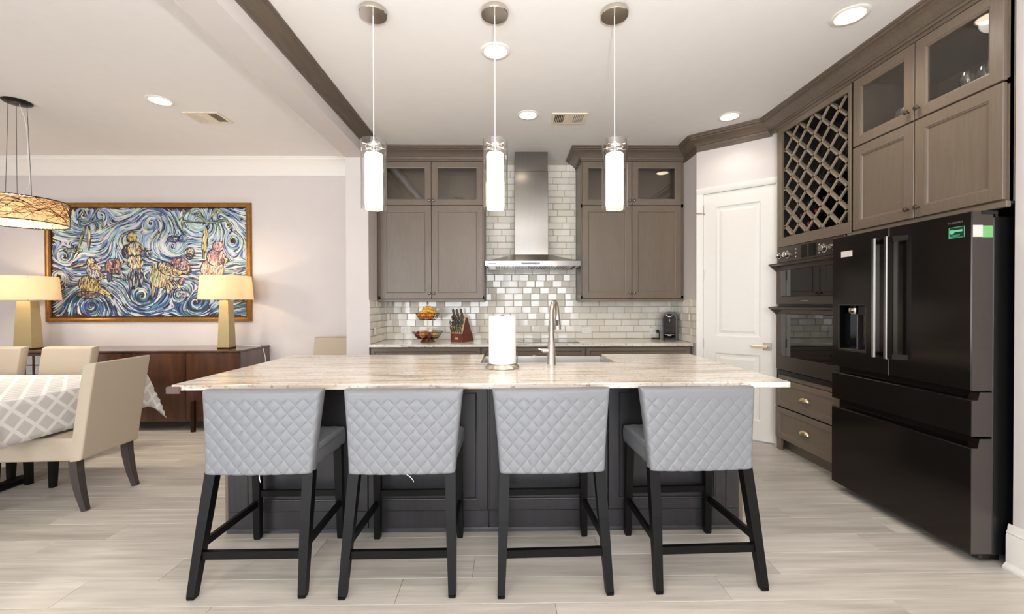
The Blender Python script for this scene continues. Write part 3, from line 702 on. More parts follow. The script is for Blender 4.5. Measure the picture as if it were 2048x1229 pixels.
for s, us, L, wd in ((.06, (-.066, -.034, -.002, .03, .062), .075, .017), (.36, (-.02, .02, .06), .085, .02), (.62, (-.062, -.02, .022, .062), .095, .022), (.9, (-.06, -.01, .05), .115, .024)):
    for u in us:
        j = list(us).index(u); r = [.06, .36, .62, .9].index(s)
        knife(u, s, L+random.random()*.012, wd, '%s steel capped knife handle from the left in the %s of the knife block' % (posname[j], rowname[r]), ki); ki += 1
sp = KM @ Vector((-.062, .062*.36, .092+.18*.36))
t = thing('scissors', 'black handled kitchen scissors in the knife block', 'scissors', sp, KR)
MB().beam(-kdir*.03, kdir*.03, .004, .016).build('blade', 'steel', t)
for sx in (-1, 1):
    c = kdir*.055+Vector((sx*.017, 0, 0)); MB().tube([c+Vector((.014*math.cos(a), 0, 0))+kdir*.026*math.sin(a) for a in [2*PI*k/16 for k in range(17)]], .0045, 7, False).build('finger_loop', 'black_plastic', t, smooth=50)

# ------------------------------------------------------------------ island
IX0, IX1, IY0, IY1 = -1.7735, 1.5295, 2.237, 3.521
SX0, SX1, SY0 = -.19, .79, 3.03
top = MB(); c = .004
top.prism([(IX0, IY0+.012), (IX0+.004, IY0+.004), (IX0+.012, IY0), (IX1-.02, IY0), (IX1-.006, IY0+.006), (IX1, IY0+.02), (IX1, IY1), (SX1, IY1), (SX1, SY0), (SX0, SY0), (SX0, IY1), (IX0, IY1)], 'z', .884, .914)
io = top.build('island_countertop', 'granite')
bv = io.modifiers.new('edge', 'BEVEL'); bv.width = .004; bv.segments = 2; bv.limit_method = 'ANGLE'
tag(io, 'large cream and brown veined stone island countertop', 'countertop')
BY = 2.469
t = thing('kitchen_island', 'dark grey panelled kitchen island base behind the bar stools', 'kitchen island', (0, BY, 0))
mb = MB(); mb.box(-1.632, 1.374, .022, .14, .0, .882); mb.box(-1.632, 1.374, .14, .97, .0, .64); mb.box(-1.632, SX0-.03, .14, .97, .64, .882); mb.box(SX1+.03, 1.374, .14, .97, .64, .882)
mb.build('body', 'island_wood', t)
for x0, x1 in ((-1.512, -.817), (-.813, -.116), (-.102, .593), (.597, 1.292)):
    o = shaker(x1-x0, .755, .072).build('panel_door', 'island_wood', t, loc=(x0, 0, .124))
for x0, x1 in ((-1.632, -1.516), (1.296, 1.374)):
    MB().box(x0, x1, .004, .024, .124, .88, .002).build('filler', 'island_wood', t)
for x0, x1 in ((-1.632, -.817), (-.813, -.112), (-.106, .593), (.597, 1.374)):
    MB().box(x0, x1, .006, .022, .012, .121, .001).build('plinth', 'island_wood', t)
MB().prism([(-.004, 0), (.02, 0), (.02, .022), (.004, .022), (-.002, .014)], 'x', -1.636, 1.378).build('shoe_moulding', 'island_wood', t)
for x0, x1 in ((-1.664, -1.636), (1.378, 1.41)):
    MB().box(x0, x1, .03, .99, 0, .882, .002).build('end_panel', 'cabinet_wood', t)
MB().box(1.378, 1.44, .02, .05, .80, .882, .003).build('bracket', 'black_wood', t)
g = MB(); g.box(IX0-.014, IX0-.0005, IY0-.012, IY0+.06, .868, .906, .004); g.box(IX0-.014, IX0+.058, IY0-.013, IY0-.0005, .868, .906, .004)
tag(g.build('corner_guard', 'guard_foam'), 'small brown corner guard on the front left corner of the island', 'corner guard')

# sink
t = thing('kitchen_sink', 'stainless steel apron sink cut into the back of the island', 'sink', ((SX0+SX1)/2, SY0, .66))
hw = (SX1-SX0)/2-.002; mb = MB(); D = .50; HT = .236
mb.box(-hw, hw, .002, D, 0, .012); mb.box(-hw, -hw+.014, .002, D, .012, HT, .003); mb.box(hw-.014, hw, .002, D, .012, HT, .003); mb.box(-hw, hw, .002, .016, .012, HT, .003); mb.box(-hw, hw, D-.02, D+.012, .012-.02, HT, .004)
mb.build('basin', 'sink_steel', t); MB().lathe([(.045, .012), (.045, .015), (.03, .016), (.028, .013)], 20, (0, .25, 0)).build('drain', 'chrome', t, smooth=40)
# faucet
FX, FY = .311, 2.938
t = thing('faucet', 'brushed nickel pull-down faucet rising from the island top', 'faucet', (FX, FY, .914))
MB().lathe([(.032, 0), (.031, .004), (.029, .05), (.0245, .16), (.0235, .162)], 24).build('base_column', 'brushed', t, smooth=40)
dxy = Vector((.36, .93)).normalized()
P = [(0, 0, .162), (0, 0, .24), (0, 0, .31)]; R = [.0225, .0195, .017]
for k in range(1, 13):
    a = PI*k/12; q = .085*(1-math.cos(a)); P.append((dxy.x*q, dxy.y*q, .335+.10*math.sin(a))); R.append(.0155)
P.append((dxy.x*.172, dxy.y*.172, .31)); R.append(.0155)
MB().tube(P, R, 16).build('spout', 'brushed', t, smooth=50)
e = Vector((dxy.x*.172, dxy.y*.172, 0))
MB().tube([e+Vector((0, 0, .335)), e+Vector((0, 0, .30)), e+Vector((.002, .004, .26)), e+Vector((.002, .006, .235))], [.0165, .019, .024, .025], 16).build('spray_head', 'brushed', t, smooth=40)
MB().box(e.x-.012, e.x+.004, e.y-.0295, e.y-.016, .262, .305, .002).build('spray_button', 'black_plastic', t)
MB().tube([(-.02, 0, .095), (-.062, 0, .095)], .0165, 16).tube([(-.062, 0, .095), (-.072, 0, .104), (-.092, 0, .108)], [.0165, .008, .005], 10).build('handle', 'brushed', t, smooth=40)
# paper towel
PX, PY = -.03, 2.787
t = thing('paper_towel_holder', 'round stainless steel paper towel holder on the island', 'paper towel holder', (PX, PY, .914))
MB().lathe([(.112, 0), (.114, .004), (.112, .008), (.098, .026), (.095, .029), (.02, .03)], 40).build('base', 'brushed', t, smooth=30)
MB().tube([(0, 0, .03), (0, 0, .337)], .008, 12).lathe([(.008, .337), (.014, .343), (.008, .35)], 12).build('rod', 'chrome', t, smooth=40)
MB().tube([(.098, .05, .02), (.098, .05, .10)], .004, 8).build('tension_arm', 'steel', t, smooth=40)
t = thing('paper_towel_roll', 'white paper towel roll on the steel holder', 'paper towel', (PX, PY, .946))
MB().lathe([(.022, 0), (.0885, 0), (.0895, .003), (.0895, .309), (.0885, .312), (.022, .312), (.022, 0)], 48, caps=False).build('paper', 'paper', t, smooth=30)
MB().lathe([(.019, .001), (.022, .001), (.022, .311), (.019, .311), (.019, .001)], 24, caps=False).build('core', 'potato_skin', t, smooth=30)

# ------------------------------------------------------------------ bar stools
def quilt(a, b):
    fa, fb = abs((a % 1.0)-.5)*2, abs((b % 1.0)-.5)*2     # 1 on a seam
    pil = .6*math.sqrt(max(0, (1-fa**12)*(1-fb**12)))+.4*(1-fa*fa)*(1-fb*fb)
    return pil
def edge(t, r, p=2.0):
    q = max(0.0, (abs(t)-1+r)/r); return max(0.0, 1-q**p)**(1/p)
def axis_samples(n, r):
    s = [-1+r*(1-math.cos(PI/2*k/6)) for k in range(6)]
    m = [-1+r+(2-2*r)*k/n for k in range(n+1)]
    return s+m+[-x for x in reversed(s)]
def pillow(us, vs, pos, half, quiltf, qd):
    """closed shell: pos(u,v)->(centre, normal); rear and front surfaces half apart"""
    vv = []; nu, nv = len(us), len(vs)
    for side in (1, -1):
        for v in vs:
            for u in us:
                c, nrm = pos(u, v); hh = half(u, v)
                d = hh-(qd*(1-quiltf(u, v, side))*min(1, hh/.01) if qd else 0)
                vv.append(c+nrm*side*max(d, 0.0004))
    fs = []
    for s in (0, 1):
        o = s*nu*nv
        for j in range(nv-1):
            for i in range(nu-1): fs.append((o+j*nu+i, o+j*nu+i+1, o+(j+1)*nu+i+1, o+(j+1)*nu+i))
    o = nu*nv
    for i in range(nu-1): fs.append((i, i+1, o+i+1, o+i)); k = (nv-1)*nu; fs.append((k+i, k+i+1, o+k+i+1, o+k+i))
    for j in range(nv-1): fs.append((j*nu, (j+1)*nu, o+(j+1)*nu, o+j*nu)); fs.append((j*nu+nu-1, (j+1)*nu+nu-1, o+(j+1)*nu+nu-1, o+j*nu+nu-1))
    return MB().add(vv, fs)
def make_stool():
    t = thing('bar_stool', 'x', 'bar stool', (0, 0, 0), 0, 'quilted grey bar stools along the island')
    HB = .396
    def bw(v): s = (v+1)/2; return .2545+.034*s**1.25
    def bpos(u, v):
        s = (v+1)/2; x = u*bw(v); z = .527+HB*s
        y = -.150+.034*s+.014*u*u
        return Vector((x, y, z)), Vector((0, -1, -.06)).normalized()
    def bq(u, v, side):
        s = (v+1)/2; x = u*.266; z = HB*s
        k = min(1, max(0, (HB-.035-z)/.02))*min(1, max(0, (1-abs(u))/.04))
        return 1-(1-quilt(x/.064+z/.072, x/.064-z/.072))*k
    pillow(axis_samples(210, .10), axis_samples(150, .09), bpos, lambda u, v: .036*edge(u, .10, 3)*edge(v, .09, 3), bq, .0055).build('backrest', 'leather', t, smooth=50)
    def spos(u, v):
        w = .243+.012*(v+1)/2; return Vector((u*w, .068+v*.196, .583)), Vector((0, 0, 1))
    def sq(u, v, side): 
        x, y = u*.25, v*.196
        return quilt(x/.064+y/.072, x/.064-y/.072)
    seat = pillow(axis_samples(110, .09), axis_samples(100, .09), spos, lambda u, v: (.052+.006*(1-u*u)*(1-v*v))*edge(u, .09, 4)*edge(v, .09, 4), sq, .004)
    so = seat.build('seat', 'leather', t, smooth=50)
    for sx in (-1, 1):
        MB().tube([(sx*.253, y, .622-.0*y) for y in (-.13, 0, .2, .255)], .0035, 6).build('piping', 'leather', so, smooth=50)
    for sx in (-1, 1):
        l = MB(); P = [((sx*.230, -.135, .535), .05, .045), ((sx*.237, -.185, .32), .046, .044), ((sx*.249, -.25, .012), .034, .037), ((sx*.249, -.251, 0), .030, .033)]
        for (p0, w0, d0), (p1, w1, d1) in zip(P, P[1:]): l.beam(p0, p1, w0, d0, w1, d1)
        l.build('leg', 'black_wood', t, smooth=20)
        l = MB(); P = [((sx*.228, .225, .545), .044, .044), ((sx*.235, .240, .012), .034, .034), ((sx*.235, .240, 0), .030, .030)]
        for (p0, w0, d0), (p1, w1, d1) in zip(P, P[1:]): l.beam(p0, p1, w0, d0, w1, d1)
        l.build('leg', 'black_wood', t, smooth=20)
        MB().beam((sx*.244, -.205, .215), (sx*.234, .235, .205), .018, .034).build('stretcher', 'black_wood', t)
    MB().beam((-.243, -.215, .178), (.243, -.215, .178), .036, .022, side=(0, 0, 1)).build('stretcher', 'black_wood', t)
    MB().beam((-.23, .235, .262), (.23, .235, .262), .034, .022, side=(0, 0, 1)).build('stretcher', 'black_wood', t)
    return t
st = make_stool()
SL = [(-1.186, 2.178, .5, 'grey quilted bar stool at the left end of the island, nearest the dining table'), (-.503, 2.17, .5, 'grey quilted bar stool second from the left end of the island'),
      (.213, 2.17, 1.6, 'grey quilted bar stool in front of the faucet, third from the left'), (.938, 2.188, 1.8, 'grey quilted bar stool at the right end of the island, nearest the refrigerator')]
STOOLS = []
for i, (x, y, a, lab) in enumerate(SL):
    o = st if i == 0 else copy_tree(st)
    o.location = (x, y, 0); o.rotation_euler = (0, 0, math.radians(a)); o['label'] = lab; STOOLS.append(o)
for i, o in enumerate(STOOLS[:2]):
        MB().tube([(.02, -.19, .535), (.024, -.195, .52), (.026, -.19, .50)] if i == 0 else [(.03, -.19, .535), (.05, -.2, .527), (.06, -.196, .512), (.062, -.19, .50)], .0016, 5).build('loose_thread', 'paper', o)

# ------------------------------------------------------------------ refrigerator (local x runs toward the camera along the wall, y into the wall)
FRX, FRY = 2.345, 3.010
t = thing('refrigerator', 'black stainless french door refrigerator with two freezer drawers', 'refrigerator', (FRX, FRY, 0), -PI/2+.008)
FW = .905
MB().box(.01, FW-.005, .118, .74, .045, 1.775, .004).build('body', 'black_plastic', t)
MB().box(.02, FW-.04, .10, .2, .0, .045).box(.03, FW-.015, .07, .16, .012, .05, .008).build('base_grille', 'black_plastic', t)
SE = .448; DB, DT = .888, 1.80
def fdoor(x0, x1, hole=None):
    m = MB(); T = .11; ch = .004
    def ring(i, y): return [(x0+i, y, DB+i), (x1-i, y, DB+i), (x1-i, y, DT-i), (x0+i, y, DT-i)]
    if not hole:
        m.rings([ring(ch, 0), ring(0, ch)], True, False); m.rings([ring(0, ch), ring(0, T)], False, True, mi=1)
    else:
        a0, a1, b0, b1, dp = hole
        m.rings([ring(0, ch), ring(0, T)], False, True, mi=1); m.rings([ring(0, ch), ring(ch, 0)], False, False)
        X = [x0+ch, a0, a1, x1-ch]; Z = [DB+ch, b0, b1, DT-ch]
        for i in range(3):
            for j in range(3):
                if (i, j) != (1, 1): m.add([(X[i], 0, Z[j]), (X[i+1], 0, Z[j]), (X[i+1], 0, Z[j+1]), (X[i], 0, Z[j+1])], [(0, 1, 2, 3)])
        q = lambda i, y: [(a0+i, y, b0+i), (a1-i, y, b0+i), (a1-i, y, b1-i), (a0+i, y, b1-i)]
        m.rings([q(0, 0), q(.004, .004), q(.006, dp)], False, True, mi=2)
    return m
dl = fdoor(.002, SE-.002, (.065, .283, 1.01, 1.322, .075)).build('door', ['black_steel', 'gray_steel', 'black_gloss'], t)
drr = fdoor(SE+.002, FW, None).build('door', ['black_steel', 'gray_steel'], t)
# dispenser
dsp = MB().box(.061, .287, -.003, .002, 1.006, 1.012).box(.061, .287, -.003, .002, 1.320, 1.326).box(.061, .067, -.003, .002, 1.006, 1.326).box(.281, .287, -.003, .002, 1.006, 1.326).build('dispenser', 'dark_steel', dl)
MB().box(.21, .275, .01, .07, 1.255, 1.318, .003).build('dispenser_housing', 'black_plastic', dl)
MB().lathe([(.02, 1.318), (.036, 1.30), (.036, 1.275), (.026, 1.262)], 18, (.15, .04, 0)).build('dispenser_nozzle', 'chrome', dl, smooth=40)
MB().box(.19, .2, .015, .06, 1.02, 1.26, .003).build('dispenser_paddle', 'gray_steel', dl)
MB().box(.07, .278, .0, .07, 1.012, 1.022, .002).build('drip_tray', 'dark_steel', dl)
def bar(x, parent, sgn):
    m = MB(); w_ = .026; y0, y1 = -.078, -.044
    m.prism([(x-w_/2, y1), (x-w_/2, y0+.008), (x-w_/2+.006, y0), (x+w_/2-.006, y0), (x+w_/2, y0+.008), (x+w_/2, y1)], 'z', 1.0, 1.735)
    o = m.build('handle', 'steel', parent)
    for z0, z1 in ((1.0, 1.03), (1.705, 1.735)):
        MB().prism([(x-w_/2+.001, -.045), (x+w_/2-.001, -.045), (x+sgn*.055+w_/2, -.001), (x+sgn*.055-w_/2, -.001)], 'z', z0, z1).build('handle_bracket', 'black_steel', o)
    MB().box(x-w_/2-.0015 if sgn < 0 else x+w_/2, x-w_/2 if sgn < 0 else x+w_/2+.0015, -.074, -.046, 1.002, 1.733).build('handle_side', 'black_steel', o)
    return o
h1 = bar(SE-.03, dl, -1); h2 = bar(SE+.055, drr, 1)
MB().lathe([(.011, 0), (.011, -.0015)], 16, (SE+.03, -.046, 1.70), axis='y').build('sticker', 'red_dot', h1)
def drawer(zb, ztf, zts):
    m = MB(); T = .11
    m.prism([(0, zb+.004), (.004, zb), (T, zb), (T, zts), (.055, zts), (.055, ztf-.02), (.02, ztf), (.004, ztf), (0, ztf-.004)], 'x', .002, FW-.045)
    m.prism([(0, zb+.004), (.004, zb), (T, zb), (T, zts), (.045, zts), (.035, ztf), (.004, ztf), (0, ztf-.004)], 'x', FW-.045, FW)
    o = m.build('drawer', 'black_steel', t)
    MB().prism([(.003, zb+.002), (T, zb+.002), (T, zts-.002), (.046, zts-.002), (.036, ztf-.003), (.003, ztf-.003)], 'x', FW, FW+.0012).build('drawer_end', 'gray_steel', o)
    MB().box(.004, FW-.05, .056, .10, ztf-.03, zts-.002).build('grip_recess', 'black_plastic', o)
    return o
drawer(.655, .842, .882); drawer(.055, .597, .644)
MB().prism([(.05, 1.802), (.13, 1.802), (.13, 1.770), (.118, 1.770), (.112, 1.785), (.05, 1.785)], 'x', FW-.055, FW+.004).build('hinge', 'black_plastic', t)
def decal(name, x0, x1, z0, z1, mat, parent, off=.0012):
    return MB().box(x0, x1, -off, 0.0, z0, z1).build(name, mat, parent)
l0 = decal('sticker', .08, .175, 1.655, 1.695, 'white_label', dl)
l1 = decal('sticker', .795, .873, 1.674, 1.733, 'teal_label', drr)
m = MB(); m.lathe([(.0125, -.0014), (.0125, -.0019)], 20, (.811, 0, 1.709), axis='y')
m.box(.82, .862, -.0018, -.001, 1.706, 1.717)
for z in (1.6765, 1.683, 1.6895): m.box(.798, .865 if z < 1.68 else .85, -.0018, -.001, z, z+.002)
for x0, x1, z0, z1 in ((.796, .872, 1.7305, 1.7325), (.796, .798, 1.675, 1.732), (.870, .872, 1.675, 1.732)): m.box(x0, x1, -.0018, -.001, z0, z1)
m.build('printed_mark', 'mint_print', l1)
m = MB(); xx = .79
for wd_ in (.009, .005, .008, .007, .009, .006, .009, .007): m.box(xx, xx+wd_*.7, -.0008, 0, 1.752, 1.761); xx += wd_+.002
m.build('nameplate', 'faint_print', drr)
MB().box(FW, FW+.0012, .005, .055, 1.67, 1.73).build('label', 'white_label', drr); MB().box(FW, FW+.0012, .055, .108, 1.668, 1.727).build('label', 'green_label', drr)

# ------------------------------------------------------------------ oven tower with wine rack
TY0 = 3.841; TW = TY0-3.02; CD = .62
t = thing('oven_tower_cabinet', 'tall grey-brown cabinet with lattice wine rack above built-in ovens', 'cabinet', (CX, TY0, 0), -PI/2)
tower = t
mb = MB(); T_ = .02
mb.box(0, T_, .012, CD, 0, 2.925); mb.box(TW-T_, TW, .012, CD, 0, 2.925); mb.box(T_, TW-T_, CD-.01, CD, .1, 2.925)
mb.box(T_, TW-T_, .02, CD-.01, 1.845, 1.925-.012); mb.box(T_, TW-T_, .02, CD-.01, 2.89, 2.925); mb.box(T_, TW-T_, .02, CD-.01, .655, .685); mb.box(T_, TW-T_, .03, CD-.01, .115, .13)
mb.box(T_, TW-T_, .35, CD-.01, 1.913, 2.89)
mb.build('body', 'charcoal_shade', t)
ff = MB(); ff.box(0, .062, 0, .02, 1.925, 2.872, .002); ff.box(.796, TW, 0, .02, 1.925, 2.872, .002); ff.box(0, TW, 0, .02, 1.842, 1.925, .002); ff.box(0, TW, 0, .02, 2.872, 2.92, .002)
ff.box(0, .018, 0, .02, .10, 1.842, .002); ff.box(TW-.03, TW, 0, .02, .10, 1.842, .002); ff.box(0, TW, 0, .02, .652, .69, .002)
ff.box(-.0005, .0, .0, CD, 0, 2.925)
ff.build('face_frame', 'cabinet_wood', t)
MB().box(-.002, .0, .0, CD, 0.0, 2.925).build('side_panel', 'cabinet_wood', t)
MB().box(0, TW, -.006, .014, 2.92, 2.976, .002).box(-.125, 0, -.004, .014, 2.92, 2.976, .002).build('frieze', 'crown_wood', t)
MB().prism([(.0, 0), (.02, 0), (.05, 0), (.06, .07), (.06, .112), (0, .112)], 'y', .0, .02).build('foot', 'cabinet_wood', t)
MB().box(.02, TW, .075, .09, 0, .115).build('toe_kick', 'cabinet_wood_h', t)
for z0, z1 in ((.408, .650), (.118, .396)):
    o = shaker(TW-.014, z1-z0, .055).build('drawer', 'cabinet_wood_h', t, loc=(.007, -.02, z0)); link('cup_pull', CUPM, o, (.385, 0, (z1-z0)*.5))
# lattice
LX0, LX1, LZ0, LZ1 = .062, .796, 1.925, 2.872; pitch = .1725
def clip(p, d):
    t0, t1 = -9, 9
    for a, b, lo, hi in ((p[0], d[0], LX0, LX1), (p[1], d[1], LZ0, LZ1)):
        u, v = (lo-a)/b, (hi-a)/b; t0 = max(t0, min(u, v)); t1 = min(t1, max(u, v))
    return t0, t1
s2 = math.sqrt(.5)
ANC = (LX0+.012, LZ1-.16)
for sg in (1, -1):
    for kk in range(-9, 12):
        p = (ANC[0], ANC[1]+kk*pitch); d = (s2, -s2*sg)
        t0, t1 = clip(p, d)
        if t1-t0 < .03: continue
        a = (p[0]+d[0]*t0, p[1]+d[1]*t0); b = (p[0]+d[0]*t1, p[1]+d[1]*t1)
        yo = .024 if sg > 0 else .028
        dd_ = .034 if sg > 0 else .012
        MB().beam((a[0], .022+dd_/2, a[1]), (b[0], .022+dd_/2, b[1]), dd_, .0155, side=(0, 1, 0)).build('slat', 'rack_wood', t)
        MB().beam((a[0], yo+.27, a[1]), (b[0], yo+.27, b[1]), .03, .012, side=(0, 1, 0)).build('slat', 'charcoal_shade', t)  # rear lattice coloured darker than the front slats to paint in its shade
# wine bottles lying in the cells
BOT = MB().lathe([(.003, 0), (.0135, 0), (.0145, .004), (.0145, .05), (.014, .052)], 16, axis='y').mesh('capsule', 'capsule_red', 40)
BOTK = MB().lathe([(.003, 0), (.0135, 0), (.0145, .004), (.0145, .05), (.014, .052)], 16, axis='y').mesh('capsule', 'capsule_black', 40)
BODY = MB().lathe([(.0135, .05), (.0135, .085), (.02, .105), (.034, .13), (.037, .15), (.037, .285), (.034, .29), (.01, .285)], 20, axis='y').mesh('bottle_glass', 'bottle_dark', 40)
cells = {}
def cell_centre(lx, lz):
    # cells are diamonds: centres where both lattice coordinates are half-integers
    A = ((lz-ANC[1])+(lx-ANC[0]))/pitch; B = ((lz-ANC[1])-(lx-ANC[0]))/pitch
    A, B = math.floor(A)+.5, math.floor(B)+.5
    return ANC[0]+(A-B)*pitch/2, ANC[1]+(A+B)*pitch/2
spots = [(3.637, 1.956, 1), (3.543, 2.046, 1), (3.472, 2.131, 1), (3.618, 2.130, 0), (3.514, 2.208, 0), (3.619, 2.298, 0), (3.467, 2.291, 0), (3.365, 2.219, 0), (3.382, 2.381, 0), (3.198, 2.206, 0)]
wl = ['red capped wine bottle in the lowest filled cell of the wine rack', 'red capped wine bottle second from the bottom of the wine rack', 'red capped wine bottle highest of the three red ones in the rack',
      'black capped wine bottle left of the highest red one', 'black capped wine bottle just above the highest red one', 'black capped wine bottle nearest the left side of the rack', 'black capped wine bottle near the middle of the rack',
      'black capped wine bottle below and right of the rack middle', 'highest black capped wine bottle in the rack', 'black capped wine bottle nearest the right side of the rack']
used = set()
for (wy, wz, red), lab in zip(spots, wl):
    lx, lz = cell_centre(TY0-wy, wz); key = (round(lx, 2), round(lz, 2))
    if key in used or lx < LX0+.03 or lx > LX1-.03: 
        for ddx, ddz in ((pitch/2, pitch/2), (-pitch/2, pitch/2), (pitch/2, -pitch/2), (0, pitch), (0, -pitch), (pitch, 0), (-pitch, 0), (pitch, pitch)):
            k2 = (round(lx+ddx, 2), round(lz+ddz, 2))
            if k2 not in used and LX0+.05 < lx+ddx < LX1-.05: lx += ddx; lz += ddz; key = k2; break
    used.add(key)
    zz = lz-.018
    b = thing('wine_bottle', lab, 'wine bottle', (CX+.045, TY0-lx, zz), -PI/2, 'wine bottles in the lattice rack')
    link('bottle_glass', BODY, b); link('capsule', BOT if red else BOTK, b)

# wall oven
t = thing('wall_oven', 'black stainless double wall oven built into the tall cabinet', 'oven', (CX, TY0, 0), -PI/2)
OX0, OX1 = .020, TW-.035
MB().box(OX0+.005, OX1-.005, .002, .5, .695, 1.838).build('body', 'black_plastic', t)
MB().box(OX0, OX1, -.012, .002, 1.702, 1.836, .003).build('control_panel', 'dark_steel', t)
for x, r in ((.055, .022), (.16, .028), (.59, .028), (.69, .022)):
    kk = MB().lathe([(r*1.25, -.012), (r*1.25, -.016), (r, -.018), (r*.92, -.045), (r*.8, -.05), (r*.2, -.051)], 22, (x, 0, 1.765), axis='y').build('knob', 'chrome', t, smooth=35)
MB().box(.33, .40, -.0135, -.011, 1.718, 1.822).box(.42, .50, -.0135, -.011, 1.718, 1.822).build('display', 'black_gloss', t)
m = MB()
for x in (.265, .535):
    for z in (1.735, 1.768, 1.80): m.lathe([(.0065, -.012), (.006, -.0145)], 10, (x, 0, z), axis='y')
m.build('button', 'white_label', t)
def odoor(zb, zt, gz0, gz1):
    m = MB(); T0 = -.022
    q = lambda i, y: [(OX0+i, y, zb+i), (OX1-i, y, zb+i), (OX1-i, y, zt-i), (OX0+i, y, zt-i)]
    g = lambda i, y: [(OX0+.062+i, y, gz0+i), (OX1-.062-i, y, gz0+i), (OX1-.062-i, y, gz1-i), (OX0+.062+i, y, gz1-i)]
    m.rings([q(0, 0), q(0, T0+.004), q(.004, T0), g(0, T0), g(.006, T0+.006)], True, True)
    o = m.build('oven_door', 'dark_steel', t)
    MB().box(OX0+.066, OX1-.066, T0+.0, T0+.007, gz0+.004, gz1-.004, .001).build('door_glass', 'oven_glass', o)
    zh = zt-.012
    hb = MB().prism([(-.092, zh+.004), (-.092, zh-.008), (-.074, zh-.016), (-.030, zh-.016), (-.030, zh+.012)], 'x', OX0-.004, OX1+.004)
    hb.prism([(-.09, zh-.006), (-.022, zh-.008), (-.022, zh-.065), (-.034, zh-.055)], 'x', OX0-.004, OX0+.012)
    hb.prism([(-.09, zh-.006), (-.022, zh-.008), (-.022, zh-.065), (-.034, zh-.055)], 'x', OX1-.012, OX1+.004)
    hb.build('handle', 'dark_steel', o)
    return o
d1 = odoor(1.325, 1.697, 1.392, 1.632); d2 = odoor(.74, 1.308, .862, 1.245)
MB().box(.34, .43, -.0235, -.0215, 1.352, 1.36).build('nameplate', 'nickel', d1)
MB().box(OX0, OX1, -.014, .002, .692, .735, .002).build('vent_trim', 'black_plastic', t)

# cabinet above the refrigerator
GY0 = 3.018; GW = GY0-2.072
t = thing('fridge_top_cabinet', 'grey-brown cabinet with glass and solid doors above the refrigerator', 'cabinet', (CX, GY0, 1.845), -PI/2)
mb = MB(); hollow(mb, GW, CD, 0.0, 1.08, shelves=(.598,)); mb.box(0, GW, .0205, .04, .585, .615); mb.box(0, .05, .0205, .04, 0, 1.08); mb.box(GW-.05, GW, .0205, .04, 0, 1.08); mb.box(GW/2-.03, GW/2+.03, .0205, .04, 0, .6)
mb.build('body', 'cabinet_wood', t)
MB().box(0, GW, -.004, .02, 1.078, 1.131, .002).build('frieze', 'crown_wood', t)
MB().box(0, GW, .006, .03, -.03, .002, .003).build('light_rail', 'cabinet_wood_h', t)
MB().box(0.008, GW-.008, .02, CD, -.012, -.0005).build('bottom_panel', 'charcoal_shade', t)
a0, a1, b0, b1 = .018, .470, .476, GW-.012
for x0, x1, kx in ((a0, a1, 1), (b0, b1, 0)):
    w_ = x1-x0
    door(t, x0, .010, w_, .586, (w_-.03 if kx else .03, .058)); gdoor(t, x0, .606, w_, .470, (w_-.03 if kx else .03, .06))
MB().box(GW+.001, GW+.012, .05, CD, -1.845, 1.131, .001).build('side_panel', 'cabinet_wood', t)
def glassware(lx, ly, prof, lab, nm, cat, handle=None):
    o = thing(nm, lab, cat, (CX+ly, GY0-lx, 1.845+.608), 0, 'glassware in the cabinet above the refrigerator')
    MB().lathe(prof, 20, caps=False).build('bowl', 'drink_glass', o, smooth=60)
    if handle: MB().tube(handle, .004, 8).build('handle', 'drink_glass', o, smooth=60)
pit = [(.001, .002), (.045, .002), (.05, .02), (.055, .08), (.045, .12), (.05, .14), (.048, .14), (.043, .12), (.052, .08), (.046, .02), (.001, .008)]
glassware(.30, .10, pit, 'clear glass pitcher with handle behind the left glass door', 'glass_pitcher', 'pitcher', [(0, -.048, .12), (0, -.085, .125), (0, -.09, .08), (0, -.052, .04)])
wg = [(.001, .002), (.032, .002), (.03, .005), (.005, .01), (.004, .07), (.02, .085), (.034, .11), (.034, .14), (.028, .17), (.027, .17), (.033, .14), (.032, .11), (.001, .088)]
for i, (lx, ly, lab) in enumerate(((.68, .10, 'left wine glass behind the right glass door'), (.75, .12, 'middle wine glass behind the right glass door'), (.82, .09, 'right wine glass behind the right glass door'))):
    glassware(lx, ly, wg, lab, 'wine_glass', 'glass')

# ------------------------------------------------------------------ ceiling fixtures
def recessed(x, y, lab, power=20):
    t = thing('recessed_light', lab, 'ceiling light', (x, y, ZC), 0, 'recessed ceiling lights')
    MB().lathe([(.10, 0), (.102, -.003), (.098, -.006), (.078, -.007), (.073, -.003)], 32, caps=False).build('trim_ring', 'white_trim', t, smooth=40)
    MB().lathe([(.074, -.002), (.072, -.006), (.05, -.012), (.001, -.015)], 28, caps=False).build('lens', 'downlight', t, smooth=60)
    light('downlight_beam', 'SPOT', (x, y, ZC-.03), power, (1.0, 0.91, 0.79), (x, y, 0), spot_size=math.radians(140), spot_blend=0.7, shadow_soft_size=0.06)
recessed(2.06, 2.513, 'recessed ceiling light above the refrigerator'); recessed(-.072, 2.885, 'recessed ceiling light behind the middle pendant')
recessed(.198, 3.855, 'recessed ceiling light beside the kitchen vent, near the hood'); recessed(2.057, 3.874, 'recessed ceiling light in front of the pantry door', 11)
recessed(-2.918, 3.603, 'recessed ceiling light in the dining room ceiling')
for x, y, lab in ((-1.0, 3.87, None),): pass
for i, (x, y) in enumerate(((-.1, -.6), (2.0, -.6), (-2.9, .4), (-5.0, .6))):  # unseen cans added to help light the room from behind the camera
    recessed(x, y, ['added unseen recessed ceiling light just behind the viewer', 'added unseen recessed ceiling light near the right wall behind the viewer', 'added unseen recessed ceiling light over the near end of the dining room', 'added unseen recessed ceiling light far left in the near dining room'][i])
